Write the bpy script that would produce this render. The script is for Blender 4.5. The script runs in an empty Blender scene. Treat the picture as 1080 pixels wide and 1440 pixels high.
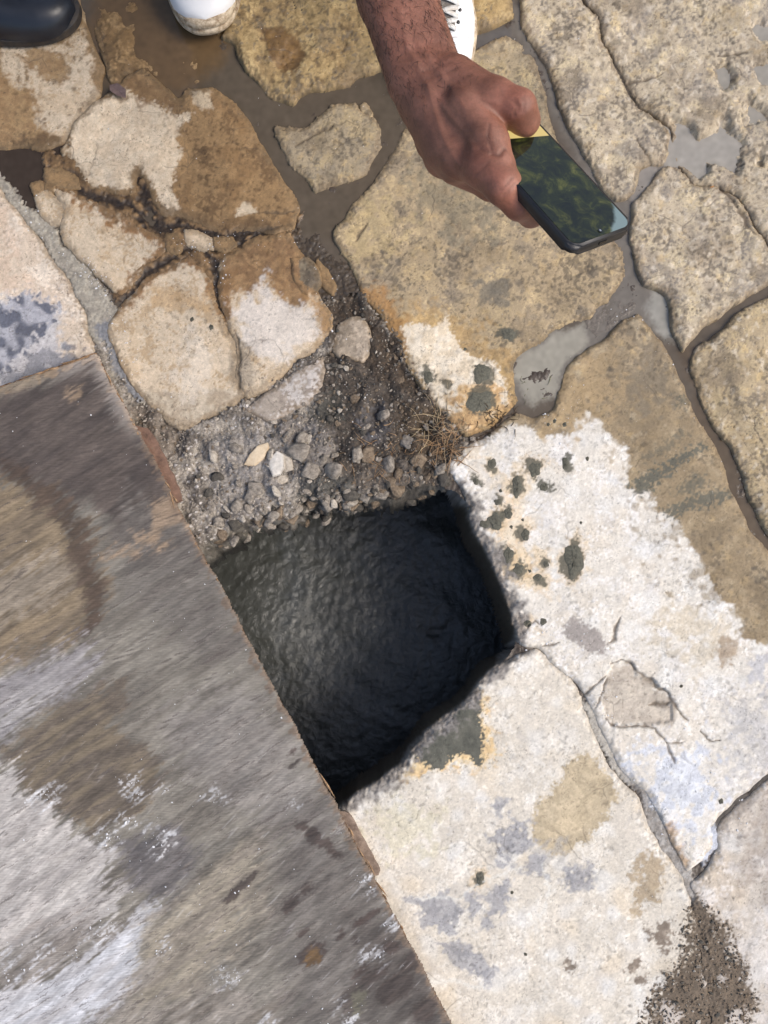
import bpy, bmesh, math, random
import numpy as np
from mathutils import Vector, Matrix, Euler

# ------------------------------------------------------------------ camera, sky, sun, exposure
scene = bpy.context.scene
CAM_H = 1.25
TILT = math.radians(8.0)
FPX = 720.0 / math.tan(math.radians(30.0))
cam_data = bpy.data.cameras.new('camera')
cam_data.sensor_fit = 'VERTICAL'
cam_data.angle = math.radians(60.0)
cam_data.clip_start = 0.02
cam_data.clip_end = 400.0
cam = bpy.data.objects.new('camera', cam_data)
scene.collection.objects.link(cam)
cam.location = (0.0, 0.0, CAM_H)
cam.rotation_euler = (TILT, 0.0, 0.0)
scene.camera = cam

SUN_EL = math.radians(50.0)
SUN_AZ = math.radians(-12.0)      # direction the light comes from, measured from +X towards +Y
world = bpy.data.worlds.new('World')
scene.world = world
world.use_nodes = True
wn = world.node_tree.nodes
wl = world.node_tree.links
wn.clear()
w_out = wn.new('ShaderNodeOutputWorld')
w_bg = wn.new('ShaderNodeBackground')
w_sky = wn.new('ShaderNodeTexSky')
w_sky.sky_type = 'NISHITA'
w_sky.sun_disc = False
w_sky.sun_elevation = SUN_EL
w_sky.sun_rotation = math.radians(90.0) - SUN_AZ
w_sky.dust_density = 3.0
w_sky.air_density = 1.0
w_sky.ozone_density = 0.6
w_bg.inputs['Strength'].default_value = 0.14
wl.new(w_sky.outputs['Color'], w_bg.inputs['Color'])
wl.new(w_bg.outputs['Background'], w_out.inputs['Surface'])

sun_data = bpy.data.lights.new('sun', 'SUN')
sun_data.energy = 1.6
sun_data.angle = math.radians(28.0)
sun_data.color = (1.0, 0.93, 0.84)
sun = bpy.data.objects.new('sun', sun_data)
scene.collection.objects.link(sun)
sun.location = (3, -0.6, 4)
sd_ = Vector((math.cos(SUN_EL) * math.cos(SUN_AZ), math.cos(SUN_EL) * math.sin(SUN_AZ), math.sin(SUN_EL)))
sun.rotation_euler = sd_.to_track_quat('Z', 'Y').to_euler()

scene.view_settings.view_transform = 'Standard'
scene.view_settings.look = 'None'
scene.view_settings.exposure = 0.56
scene.view_settings.gamma = 1.0
scene.render.engine = 'CYCLES'
scene.cycles.use_denoising = True
scene.cycles.max_bounces = 4
scene.cycles.diffuse_bounces = 3
scene.cycles.glossy_bounces = 2
scene.cycles.transmission_bounces = 1
scene.cycles.use_adaptive_sampling = True
scene.cycles.adaptive_threshold = 0.02

COL = scene.collection
rng = np.random.default_rng(7)
random.seed(7)

# ------------------------------------------------------------------ helpers
def unproj(x, y, z=0.0):
    """photo pixel -> point of the horizontal plane at height z (metres)"""
    x = np.asarray(x, float); y = np.asarray(y, float)
    u = (x - 540.0) / FPX; v = (720.0 - y) / FPX
    dy = v * math.cos(TILT) + math.sin(TILT)
    dz = v * math.sin(TILT) - math.cos(TILT)
    t = (z - CAM_H) / dz
    return u * t, dy * t

def at(x, y, z=0.0):
    a, b = unproj(x, y, z)
    return Vector((float(a), float(b), z))

def at_depth(x, y, d):
    u = (x - 540.0) / FPX; v = (720.0 - y) / FPX
    return Vector((u * d, (v * math.cos(TILT) + math.sin(TILT)) * d, CAM_H + (v * math.sin(TILT) - math.cos(TILT)) * d))

ALB = 1.12
def srgb(r, g, b):
    c = np.array([r, g, b], float) / 255.0
    return np.where(c <= 0.04045, c / 12.92, ((c + 0.055) / 1.055) ** 2.4)
def A(r, g, b):
    """colour as it looks in open daylight here -> surface albedo"""
    return np.minimum(srgb(r, g, b) / ALB, 0.74)

def tag(o, label=None, cat=None, group=None, kind=None):
    if label: o['label'] = label
    if cat: o['category'] = cat
    if group: o['group'] = group
    if kind: o['kind'] = kind
    return o

def empty(name, loc=(0, 0, 0)):
    o = bpy.data.objects.new(name, None)
    COL.objects.link(o)
    o.location = loc
    o.empty_display_size = 0.05
    return o

def link(name, me, mat=None, parent=None):
    o = bpy.data.objects.new(name, me)
    COL.objects.link(o)
    if mat is not None:
        me.materials.clear(); me.materials.append(mat)
    if parent is not None:
        o.parent = parent
        o.matrix_parent_inverse = Matrix.Translation(-parent.location)
    return o

def quick_mesh(name, V, F, smooth=True):
    me = bpy.data.meshes.new(name)
    me.from_pydata([tuple(v) for v in V], [], [tuple(f) for f in F])
    me.update()
    if smooth:
        me.polygons.foreach_set('use_smooth', np.ones(len(me.polygons), bool))
    return me

# ------------------------------------------------------------------ sampling grid over the traced ground
STEP = 1.6
X0, X1, Y0, Y1 = -130.0, 1210.0, -130.0, 1570.0
gx = np.arange(X0, X1, STEP); gy = np.arange(Y0, Y1, STEP)
PX, PY = np.meshgrid(gx, gy)
GH, GW = PX.shape
GWX, GWY = unproj(PX, PY, 0.0)

def fnoise(lo, hi, beta=1.0, seed=0, shape=None, aniso=None):
    """band-limited noise, wavelengths lo..hi in pixels, unit deviation"""
    h, w = shape or (GH, GW)
    r = np.random.default_rng(seed)
    n = np.fft.rfft2(r.standard_normal((h, w)))
    fy = np.fft.fftfreq(h, STEP)[:, None]; fx = np.fft.rfftfreq(w, STEP)[None, :]
    if aniso is not None:
        ang, k = aniso
        c, s = math.cos(ang), math.sin(ang)
        a = fx * c + fy * s; b = -fx * s + fy * c
        f = np.sqrt((a * k) ** 2 + b ** 2)
    else:
        f = np.sqrt(fx ** 2 + fy ** 2)
    f = np.maximum(f, 1e-6)
    band = 1.0 / (1.0 + (f * lo) ** 6) * (1.0 - 1.0 / (1.0 + (f * hi) ** 6))
    n *= band * f ** (-beta)
    o = np.fft.irfft2(n, (h, w))
    return (o - o.mean()) / (o.std() + 1e-9)

def sat(x): return np.clip(x, 0.0, 1.0)
def sstep(a, b, x):
    t = sat((x - a) / (b - a)); return t * t * (3 - 2 * t)

N_warpx = fnoise(6, 170, 1.75, 11); N_warpy = fnoise(6, 170, 1.75, 12)
N_finex = fnoise(4, 12, 0.6, 13); N_finey = fnoise(4, 12, 0.6, 14)
N_low = fnoise(70, 400, 1.3, 15)
N_mid = fnoise(16, 90, 1.2, 16)
N_mid2 = fnoise(14, 60, 1.0, 17)
N_fine = fnoise(3.6, 16, 0.8, 18)
N_grain = fnoise(3.2, 7, 0.2, 19)
N_pit = fnoise(5, 13, 0.3, 20)
N_col1 = fnoise(30, 220, 1.3, 21)
N_col2 = fnoise(8, 60, 1.0, 22)
N_col3 = fnoise(4, 22, 0.7, 23)
N_col4 = fnoise(20, 120, 1.2, 24)

def poly_sdf(poly, warp=3.0, fine=1.2, pad=14.0):
    """signed distance (px, inside positive) on the grid window around the polygon"""
    P = np.asarray(poly, float)
    m = pad + 3 * (warp + fine)
    ix0 = max(0, int((P[:, 0].min() - m - X0) / STEP)); ix1 = min(GW, int((P[:, 0].max() + m - X0) / STEP) + 2)
    iy0 = max(0, int((P[:, 1].min() - m - Y0) / STEP)); iy1 = min(GH, int((P[:, 1].max() + m - Y0) / STEP) + 2)
    sl = (slice(iy0, iy1), slice(ix0, ix1))
    x = PX[sl] + warp * N_warpx[sl] + fine * N_finex[sl]
    y = PY[sl] + warp * N_warpy[sl] + fine * N_finey[sl]
    d2 = np.full(x.shape, 1e12); ins = np.zeros(x.shape, bool)
    n = len(P)
    for i in range(n):
        ax, ay = P[i]; bx, by = P[(i + 1) % n]
        ex, ey = bx - ax, by - ay
        L = ex * ex + ey * ey
        if L < 1e-9: continue
        t = np.clip(((x - ax) * ex + (y - ay) * ey) / L, 0, 1)
        dx = x - ax - t * ex; dy = y - ay - t * ey
        np.minimum(d2, dx * dx + dy * dy, out=d2)
        if ay != by:
            c = ((ay > y) != (by > y)) & (x < ex * (y - ay) / (by - ay) + ax)
            ins ^= c
    d = np.sqrt(d2)
    return sl, np.where(ins, d, -d)

def blur(a, n):
    for _ in range(2):
        p = np.pad(a, n, mode='edge')
        c = np.cumsum(np.pad(p, ((1, 0), (0, 0))), 0); p = (c[2 * n + 1:] - c[:-2 * n - 1]) / (2 * n + 1)
        c = np.cumsum(np.pad(p, ((0, 0), (1, 0))), 1); a = (c[:, 2 * n + 1:] - c[:, :-2 * n - 1]) / (2 * n + 1)
    return a

def line_dist(pts, warp=1.5, fine=0.8, pad=12.0):
    P = np.asarray(pts, float)
    m = pad + 3 * (warp + fine)
    ix0 = max(0, int((P[:, 0].min() - m - X0) / STEP)); ix1 = min(GW, int((P[:, 0].max() + m - X0) / STEP) + 2)
    iy0 = max(0, int((P[:, 1].min() - m - Y0) / STEP)); iy1 = min(GH, int((P[:, 1].max() + m - Y0) / STEP) + 2)
    sl = (slice(iy0, iy1), slice(ix0, ix1))
    x = PX[sl] + warp * N_warpx[sl] + fine * N_finex[sl]
    y = PY[sl] + warp * N_warpy[sl] + fine * N_finey[sl]
    d2 = np.full(x.shape, 1e12); tg = np.zeros(x.shape)
    cum = np.concatenate([[0], np.cumsum(np.linalg.norm(np.diff(P, axis=0), axis=1))])
    for i in range(len(P) - 1):
        ax, ay = P[i]; ex, ey = P[i + 1] - P[i]
        t = np.clip(((x - ax) * ex + (y - ay) * ey) / (ex * ex + ey * ey + 1e-9), 0, 1)
        q = (x - ax - t * ex) ** 2 + (y - ay - t * ey) ** 2
        up = q < d2
        d2[up] = q[up]; tg[up] = ((cum[i] + t * (cum[i + 1] - cum[i])) / cum[-1])[up]
    line_dist.along = tg
    return sl, np.sqrt(d2)

def grid_mesh(name, mask, wx, wy, z, col=None, wet=None):
    """mesh from a masked regular grid (arrays share one shape)"""
    h, w = mask.shape
    cell = mask[:-1, :-1] & mask[1:, :-1] & mask[:-1, 1:] & mask[1:, 1:]
    used = np.zeros_like(mask)
    used[:-1, :-1] |= cell; used[1:, :-1] |= cell; used[:-1, 1:] |= cell; used[1:, 1:] |= cell
    idx = np.full(mask.shape, -1, np.int64)
    n = int(used.sum()); idx[used] = np.arange(n)
    iy, ix = np.nonzero(cell)
    q = np.stack([idx[iy + 1, ix], idx[iy + 1, ix + 1], idx[iy, ix + 1], idx[iy, ix]], 1).astype(np.int32)
    me = bpy.data.meshes.new(name)
    me.vertices.add(n); me.loops.add(len(q) * 4); me.polygons.add(len(q))
    co = np.stack([wx[used], wy[used], z[used]], 1).astype(np.float32)
    me.vertices.foreach_set('co', co.ravel())
    me.loops.foreach_set('vertex_index', q.ravel())
    me.polygons.foreach_set('loop_start', np.arange(0, len(q) * 4, 4, dtype=np.int32))
    me.polygons.foreach_set('use_smooth', np.ones(len(q), bool))
    if col is not None:
        a = me.attributes.new('Col', 'FLOAT_COLOR', 'POINT')
        c = np.ones((n, 4), np.float32); c[:, :3] = col[used]
        a.data.foreach_set('color', c.ravel())
    if wet is not None:
        a = me.attributes.new('wet', 'FLOAT', 'POINT')
        a.data.foreach_set('value', wet[used].astype(np.float32))
    me.update(calc_edges=True)
    me.validate()
    return me

# ------------------------------------------------------------------ materials
def new_mat(name):
    m = bpy.data.materials.new(name); m.use_nodes = True
    nt = m.node_tree; nt.nodes.clear()
    o = nt.nodes.new('ShaderNodeOutputMaterial'); p = nt.nodes.new('ShaderNodeBsdfPrincipled')
    nt.links.new(p.outputs['BSDF'], o.inputs['Surface'])
    return m, nt, p
def nd(nt, t, **kw):
    n = nt.nodes.new(t)
    for k, v in kw.items():
        if k in n.inputs: n.inputs[k].default_value = v
        else: setattr(n, k, v)
    return n
def noise(nt, scale, detail=4, rough=0.6, coord=None, dist=0.0):
    n = nd(nt, 'ShaderNodeTexNoise', Scale=scale, Detail=detail, Roughness=rough, Distortion=dist)
    if coord is not None: nt.links.new(coord, n.inputs['Vector'])
    return n
def ramp(nt, src, stops):
    r = nt.nodes.new('ShaderNodeValToRGB')
    e = r.color_ramp.elements
    while len(e) < len(stops): e.new(0.5)
    for i, (p, c) in enumerate(stops):
        e[i].position = p
        e[i].color = (c, c, c, 1) if np.isscalar(c) else (*c, 1)
    nt.links.new(src, r.inputs['Fac'])
    return r
def mixc(nt, fac, a, b, blend='MIX'):
    m = nt.nodes.new('ShaderNodeMix'); m.data_type = 'RGBA'; m.blend_type = blend
    for sock, v in ((m.inputs[0], fac), (m.inputs[6], a), (m.inputs[7], b)):
        if hasattr(v, 'is_output'): nt.links.new(v, sock)
        elif np.isscalar(v): sock.default_value = v
        else: sock.default_value = (*v, 1)
    return m.outputs[2]
def bump(nt, p, src, strength, dist):
    b = nd(nt, 'ShaderNodeBump', Strength=strength, Distance=dist)
    nt.links.new(src, b.inputs['Height'])
    nt.links.new(b.outputs['Normal'], p.inputs['Normal'])
    return b

def attr_mat(name, grain=(0.80, 1.14), speck=0.5, dry=0.88, wetr=0.22, bumpd=0.0004, scale=1.0, mott=(.84, 1.12), crk=.45):
    """mineral surface: colour layers come with the mesh, grain, pits, hair cracks and relief from noise"""
    m, nt, p = new_mat(name)
    tc = nt.nodes.new('ShaderNodeTexCoord').outputs['Object']
    ca = nd(nt, 'ShaderNodeAttribute', attribute_name='Col')
    wa = nd(nt, 'ShaderNodeAttribute', attribute_name='wet')
    n1 = noise(nt, 560 * scale, 3, 0.75, tc)
    g = ramp(nt, n1.outputs['Fac'], [(0.25, grain[0]), (0.75, grain[1])])
    c = mixc(nt, 1.0, ca.outputs['Color'], g.outputs['Color'], 'MULTIPLY')
    n0 = noise(nt, 75 * scale, 5, 0.72, tc, .5)
    g0 = ramp(nt, n0.outputs['Fac'], [(0.30, mott[0]), (0.70, mott[1])])
    c = mixc(nt, 1.0, c, g0.outputs['Color'], 'MULTIPLY')
    # pits and dark grains, gathered in drifts
    nm = noise(nt, 22 * scale, 2, .6, tc)
    n2 = noise(nt, 300 * scale, 2, 0.55, tc, 0.8)
    ad = nd(nt, 'ShaderNodeMath', operation='ADD'); nt.links.new(n2.outputs['Fac'], ad.inputs[0])
    ms = nd(nt, 'ShaderNodeMath', operation='MULTIPLY'); nt.links.new(nm.outputs['Fac'], ms.inputs[0]); ms.inputs[1].default_value = .35
    nt.links.new(ms.outputs[0], ad.inputs[1])
    sp = ramp(nt, ad.outputs[0], [(0.80, 0.0), (0.90, speck)])
    c = mixc(nt, sp.outputs['Color'], c, (0.07, 0.056, 0.042))
    n3 = noise(nt, 240 * scale, 2, 0.5, tc, 0.3)
    sp2 = ramp(nt, n3.outputs['Fac'], [(0.72, 0.0), (0.78, speck * 0.7)])
    c = mixc(nt, sp2.outputs['Color'], c, (0.64, 0.60, 0.53))  # pale flecks, with wet glints painted in as light specks
    # hair cracks
    nw = noise(nt, 14, 3, .6, tc)
    wv = mixc(nt, .05, tc, nw.outputs['Color'])
    vo = nd(nt, 'ShaderNodeTexVoronoi', Scale=15.0); vo.feature = 'DISTANCE_TO_EDGE'
    nt.links.new(wv, vo.inputs['Vector'])
    lc = ramp(nt, vo.outputs['Distance'], [(0.004, 1.0), (0.022, 0.0)])
    nk = noise(nt, 9, 2, .6, tc)
    mk = ramp(nt, nk.outputs['Fac'], [(.52, 0.0), (.64, crk)])
    cm = nd(nt, 'ShaderNodeMath', operation='MULTIPLY'); nt.links.new(lc.outputs['Color'], cm.inputs[0]); nt.links.new(mk.outputs['Color'], cm.inputs[1])
    c = mixc(nt, cm.outputs[0], c, (0.07, 0.055, 0.042))
    nt.links.new(c, p.inputs['Base Color'])
    mr = nd(nt, 'ShaderNodeMapRange')
    mr.inputs['To Min'].default_value = dry; mr.inputs['To Max'].default_value = wetr
    nt.links.new(wa.outputs['Fac'], mr.inputs['Value'])
    nt.links.new(mr.outputs['Result'], p.inputs['Roughness'])
    p.inputs['Specular IOR Level'].default_value = 0.42
    nb = noise(nt, 260 * scale, 5, 0.72, tc)
    hh = nd(nt, 'ShaderNodeMath', operation='SUBTRACT'); nt.links.new(nb.outputs['Fac'], hh.inputs[0]); nt.links.new(cm.outputs[0], hh.inputs[1])
    h2 = nd(nt, 'ShaderNodeMath', operation='SUBTRACT'); nt.links.new(hh.outputs[0], h2.inputs[0]); nt.links.new(sp.outputs['Color'], h2.inputs[1])
    bump(nt, p, h2.outputs[0], 0.7, bumpd * 2.2)
    return m

MAT_STONE = attr_mat('limestone')
MAT_MUD = attr_mat('mud_bed', speck=0.35, dry=0.7, wetr=0.18)
MAT_RUBBLE = attr_mat('rubble', grain=(0.6, 1.25), speck=0.6, bumpd=0.0014, mott=(.66, 1.22), crk=.3)
MAT_WHITE_STONE = attr_mat('limewashed_limestone', grain=(.88, 1.07), speck=.34, mott=(.85, 1.07), crk=.3)
# ------------------------------------------------------------------ paving stones: outlines in photo pixels (about 1 mm each)
# name -> (outline, height mm, roughness, edge drop mm, edge radius px, base colours)
CREAM = (A(216, 197, 170), A(205, 184, 155), A(188, 164, 132))
BROWN = (A(158, 128, 90), A(140, 111, 76), A(120, 95, 66))
TAN = (A(174, 155, 124), A(152, 137, 114), A(190, 169, 132))
PALE = (A(192, 177, 152), A(172, 158, 137), A(206, 189, 156))
WHITE = (A(226, 219, 206), A(216, 207, 192), A(232, 227, 219))
ST = []
def stone(poly, z=0.0, rough=1.0, drop=5.0, rad=13.0, cols=TAN, chip=0.0, warp=2.4, fine=.5):
    ST.append(dict(poly=poly, z=z, rough=rough, drop=drop, rad=rad, cols=cols, chip=chip, warp=warp, fine=fine, grow=1.3))
    return len(ST) - 1
S1 = stone([(-130,-130),(60,-130),(112,10),(128,60),(141,95),(139,125),(130,150),(112,170),(98,188),(86,199),(70,207),(40,201),(0,202),(-130,212)], 0, .8, 4, 12, CREAM)
S2 = stone([(90,214),(106,182),(124,165),(143,147),(160,134),(178,112),(200,104),(222,124),(246,142),(262,126),(300,127),(330,150),(348,178),(362,206),(385,236),(404,270),(413,298),(410,318),(388,326),(350,324),(300,318),(255,304),(226,300),(214,284),(208,256),(198,236),(184,240),(185,262),(186,276),(160,272),(128,256),(106,237)], 1, .9, 5, 14, BROWN)
stone([(63,236),(85,238),(108,250),(113,262),(88,263),(66,257)], -3, .7, 3, 7, BROWN, warp=1.5)
stone([(44,258),(60,255),(62,269),(48,271)], -4, .6, 3, 5, BROWN, warp=1)
stone([(64,259),(77,260),(76,268),(65,268)], -4, .6, 2, 4, BROWN, warp=1)
S4 = stone([(50,276),(68,269),(80,284),(87,297),(82,312),(71,315),(56,300)], -1, .6, 4, 8, CREAM, warp=1.5)
S5 = stone([(80,267),(96,268),(130,285),(150,299),(185,317),(214,327),(230,341),(226,352),(205,374),(186,394),(174,404),(158,400),(133,378),(105,350),(86,320),(91,298),(86,283)], 0, .6, 4, 11, CREAM)
S6 = stone([(160,436),(184,416),(204,397),(230,384),(254,369),(268,366),(281,376),(297,396),(304,430),(313,452),(321,476),(329,510),(327,535),(341,553),(320,573),(285,586),(262,602),(240,591),(214,571),(200,554),(185,530),(172,505),(160,480),(152,456)], 1, .6, 6, 15, CREAM)
S7 = stone([(312,372),(318,360),(345,346),(375,336),(407,328),(413,345),(424,366),(430,378),(437,392),(455,424),(465,450),(466,470),(454,481),(430,495),(400,519),(370,544),(346,554),(334,532),(334,500),(326,470),(319,440),(313,405)], 1, .7, 6, 13, CREAM)
stone([(232,330),(250,329),(256,345),(250,356),(234,352)], -2, .6, 3, 6, BROWN, warp=1)
stone([(259,325),(276,326),(298,335),(299,348),(285,352),(263,344)], 0, .6, 4, 6, CREAM, warp=1)
stone([(302,334),(325,333),(330,344),(316,354),(303,348)], -3, .6, 3, 5, BROWN, warp=1)
stone([(411,366),(430,364),(446,380),(452,398),(438,412),(420,402),(412,385)], 0, 2.2, 5, 9, (A(112,100,84), A(95,86,74), A(130,118,98)), warp=2)
stone([(445,366),(458,380),(471,403),(468,412),(454,398),(444,375)], -2, .8, 3, 6, BROWN, warp=1.2)
S8 = stone([(312,50),(330,62),(345,94),(362,114),(372,130),(386,138),(410,141),(416,131),(440,121),(460,125),(485,114),(500,101),(520,100),(545,94),(556,40),(556,-130),(330,-130),(338,0)], 2, 1.8, 6, 10, (A(172,148,105), A(150,127,90), A(190,166,120)), chip=1.6, fine=.9)
S9 = stone([(388,175),(410,175),(430,178),(446,165),(470,149),(500,146),(505,156),(524,166),(535,181),(533,206),(521,225),(514,240),(494,251),(466,259),(439,270),(426,246),(406,225),(394,200)], 1, 1.2, 5, 8, (A(165,150,124), A(148,136,116), A(176,158,124)), chip=.8, fine=.8)
stone([(505,146),(515,142),(525,160),(522,165),(509,158)], -1, .8, 3, 5, TAN, warp=.8)
S10 = stone([(468,325),(486,315),(496,290),(511,275),(530,255),(541,230),(576,178),(640,150),(700,192),(756,206),(800,272),(848,312),(871,350),(872,385),(858,420),(834,443),(803,448),(770,468),(745,488),(726,504),(719,540),(724,558),(700,588),(680,600),(655,611),(622,580),(592,540),(566,496),(546,456),(530,428),(512,412),(502,390),(490,365),(471,337)], 1, 1.1, 5, 12, TAN, chip=.5)
S11 = stone([(664,79),(690,61),(715,49),(736,63),(750,85),(758,110),(768,150),(778,186),(790,214),(758,196),(700,178),(640,138),(640,95)], -1, 1.0, 4, 11, (A(168,152,124), A(150,137,114), A(178,160,124)))
S12 = stone([(600,-130),(712,-130),(716,18),(700,31),(668,44),(640,60),(600,60)], 2, 1.5, 5, 10, (A(178,152,106), A(155,133,96), A(192,168,120)), chip=1.2)
S13 = stone([(730,-130),(812,-130),(817,2),(834,22),(846,58),(858,78),(871,112),(884,132),(903,157),(936,180),(941,196),(940,214),(928,232),(914,229),(898,233),(896,262),(884,276),(868,283),(849,258),(829,227),(813,197),(799,167),(784,127),(764,87),(749,52),(733,22)], 3, 1.15, 6, 11, PALE, chip=1.0)
S14 = stone([(822,-130),(826,0),(842,28),(853,58),(865,77),(878,111),(891,131),(910,154),(945,176),(950,206),(956,234),(980,262),(1008,262),(1037,274),(1062,311),(1080,345),(1210,420),(1210,-130)], 4, 1.15, 5, 10, PALE, chip=1.0)
S15 = stone([(890,290),(904,280),(921,250),(938,234),(952,240),(978,266),(1010,268),(1033,278),(1057,314),(1075,352),(1084,362),(1210,440),(1210,318),(1082,392),(1042,418),(1006,444),(984,452),(975,470),(963,488),(950,470),(948,452),(944,420),(932,404),(919,402),(906,398),(895,374),(888,330)], 3, 1.15, 5, 11, PALE, chip=1.0)
ST[S15]['poly'] = [(890,290),(904,280),(921,250),(938,234),(952,240),(978,266),(1010,268),(1033,278),(1057,314),(1075,352),(1210,430),(1210,330),(1082,392),(1042,418),(1006,444),(984,452),(975,470),(963,488),(950,470),(948,452),(944,420),(932,404),(919,402),(906,398),(895,374),(888,330)]
ST[S15]['poly'] = [(890,290),(904,280),(921,250),(938,234),(952,240),(978,266),(1010,268),(1033,278),(1057,314),(1075,350),(1098,372),(1082,394),(1042,419),(1006,445),(984,453),(975,470),(963,488),(950,470),(948,452),(944,420),(932,404),(919,402),(906,398),(895,374),(888,330)]
S16 = stone([(976,502),(986,486),(1012,466),(1042,441),(1082,419),(1110,395),(1210,440),(1210,940),(1084,750),(1054,692),(1043,660),(1022,620),(1002,585),(982,545),(974,516)], 3, 1.3, 5, 11, (A(180,162,130), A(162,146,120), A(190,170,132)), chip=.8)
S17 = stone([(634,652),(652,632),(680,615),(704,596),(727,576),(750,586),(780,577),(795,546),(801,516),(824,492),(850,482),(866,464),(882,450),(903,446),(914,456),(924,474),(940,500),(953,520),(963,551),(983,587),(1004,628),(1021,667),(1039,712),(1058,747),(1078,777),(1210,980),(1210,985),(1080,1082),(1050,1110),(1024,1140),(1004,1165),(999,1195),(971,1216),(961,1226),(956,1200),(941,1170),(921,1140),(901,1110),(881,1085),(866,1060),(851,1030),(834,995),(822,978),(808,960),(788,949),(771,932),(758,914),(740,912),(727,903),(726,884),(718,850),(702,812),(686,776),(665,745),(655,714)], 2, .5, 6, 12, WHITE)
S18 = stone([(478,1136),(500,1116),(530,1099),(560,1074),(590,1044),(610,1021),(640,1000),(664,976),(676,956),(700,936),(730,924),(755,918),(774,937),(797,956),(813,978),(823,1002),(838,1032),(853,1067),(872,1092),(892,1122),(912,1162),(932,1197),(952,1227),(965,1252),(976,1280),(985,1320),(1000,1400),(1012,1570),(300,1570),(300,1250),(430,1170)], 1, .5, 6, 13, (A(221,212,196), A(212,203,188), A(228,221,208)))
S19 = stone([(972,1242),(1006,1206),(1011,1172),(1031,1147),(1062,1112),(1084,1094),(1210,1000),(1210,1570),(1024,1570),(1006,1400),(992,1300),(982,1268)], 1, .7, 5, 13, (A(206,196,182), A(196,184,168), A(214,206,196)))
S20 = stone([(-130,190),(-24,238),(-2,266),(27,303),(58,350),(93,400),(118,442),(131,482),(150,530),(200,640),(220,700),(-130,700)], 1, .6, 4, 10, (A(214,196,174), A(204,186,166), A(222,208,190)))
S21 = stone([(118,-130),(334,-130),(338,0),(300,52),(284,78),(296,102),(262,121),(240,134),(214,108),(180,100),(160,122),(149,105),(142,62),(132,22)], -6.5, 1.9, 4, 14, (A(134,107,72), A(112,90,62), A(158,130,92)), chip=1.5)
S22 = stone([(346,573),(380,546),(430,516),(454,501),(461,525),(446,550),(421,575),(401,583),(381,591)], 1, 1.0, 4, 8, (A(172,160,146), A(150,138,126), A(196,188,180)))
S23 = stone([(475,461),(490,446),(510,446),(521,460),(526,486),(510,506),(480,506),(466,490)], 1, 1.2, 4, 9, (A(168,154,136), A(140,127,110), A(188,172,152)))
for q_ in (S1, S2, S4, S5, S6, S7):
    ST[q_]['grow'] = 4.0; ST[q_]['drop'] *= .65; ST[q_]['rad'] *= .7; ST[q_]['fine'] = .8
for q_ in (2, 3, 4, 9, 10, 11, 12, 13): ST[q_]['grow'] = 3.0; ST[q_]['z'] = max(ST[q_]['z'], 0) + .8
for q_ in (S13, S14, S15, S10, S11, S12, S16, S9, S8): ST[q_]['grow'] = 2.2; ST[q_]['fine'] = 1.15
HOLE = [(296,760),(322,752),(338,742),(352,735),(382,731),(402,734),(416,719),(430,698),(442,708),(456,714),(472,700),(488,716),(500,702),(540,694),(575,686),(612,681),(636,691),(655,714),(665,745),(686,776),(702,812),(718,850),(727,884),(722,912),(700,936),(676,956),(656,985),(625,1010),(600,1030),(575,1055),(560,1075),(530,1100),(500,1118),(470,1140),(420,1120),(330,960),(270,800)]
RUBBLE = [(150,470),(160,520),(200,566),(258,606),(300,590),(345,562),(400,530),(455,485),(462,455),(455,425),(478,418),(512,410),(548,460),(596,545),(654,616),(668,622),(640,656),(625,676),(612,681),(575,686),(540,694),(500,702),(488,716),(472,700),(456,714),(442,708),(430,698),(416,719),(402,734),(382,731),(352,735),(338,742),(325,760),(318,800),(250,830),(150,700),(100,520)]

# id map: which stone each sample belongs to (largest signed distance)
best = np.full((GH, GW), -99.0); sid = np.full((GH, GW), -1)
for i, s in enumerate(ST):
    sl, d = poly_sdf(s['poly'], s['warp'], s['fine'])
    s['sl'], s['d'] = sl, d
    b = best[sl]; up = d > b
    b[up] = d[up]; sid[sl][up] = i
hsl, hd_ = poly_sdf(HOLE, 1.5, .1, 60)
hole_d = np.full((GH, GW), -99.0); hole_d[hsl] = hd_
rsl, rd_ = poly_sdf(RUBBLE, 3.0, 1.8, 30)
rub_d = np.full((GH, GW), -99.0); rub_d[rsl] = rd_

# ---------------------------------------------- colour canvas of the stones
SC = np.zeros((GH, GW, 3)); SW = np.zeros((GH, GW))
SC[:] = A(150, 135, 110)
for i, s in enumerate(ST):
    m = sid == i
    c0, c1, c2 = s['cols']
    t1 = sstep(-0.2, 1.3, N_col1[m] + 0.5 * N_col2[m])[:, None]
    t2 = sstep(0.2, 1.5, N_col4[m] * 0.8 + 0.7 * N_col3[m])[:, None]
    c = c0 * (1 - t1) + c1 * t1
    SC[m] = c * (1 - t2) + c2 * t2

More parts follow.
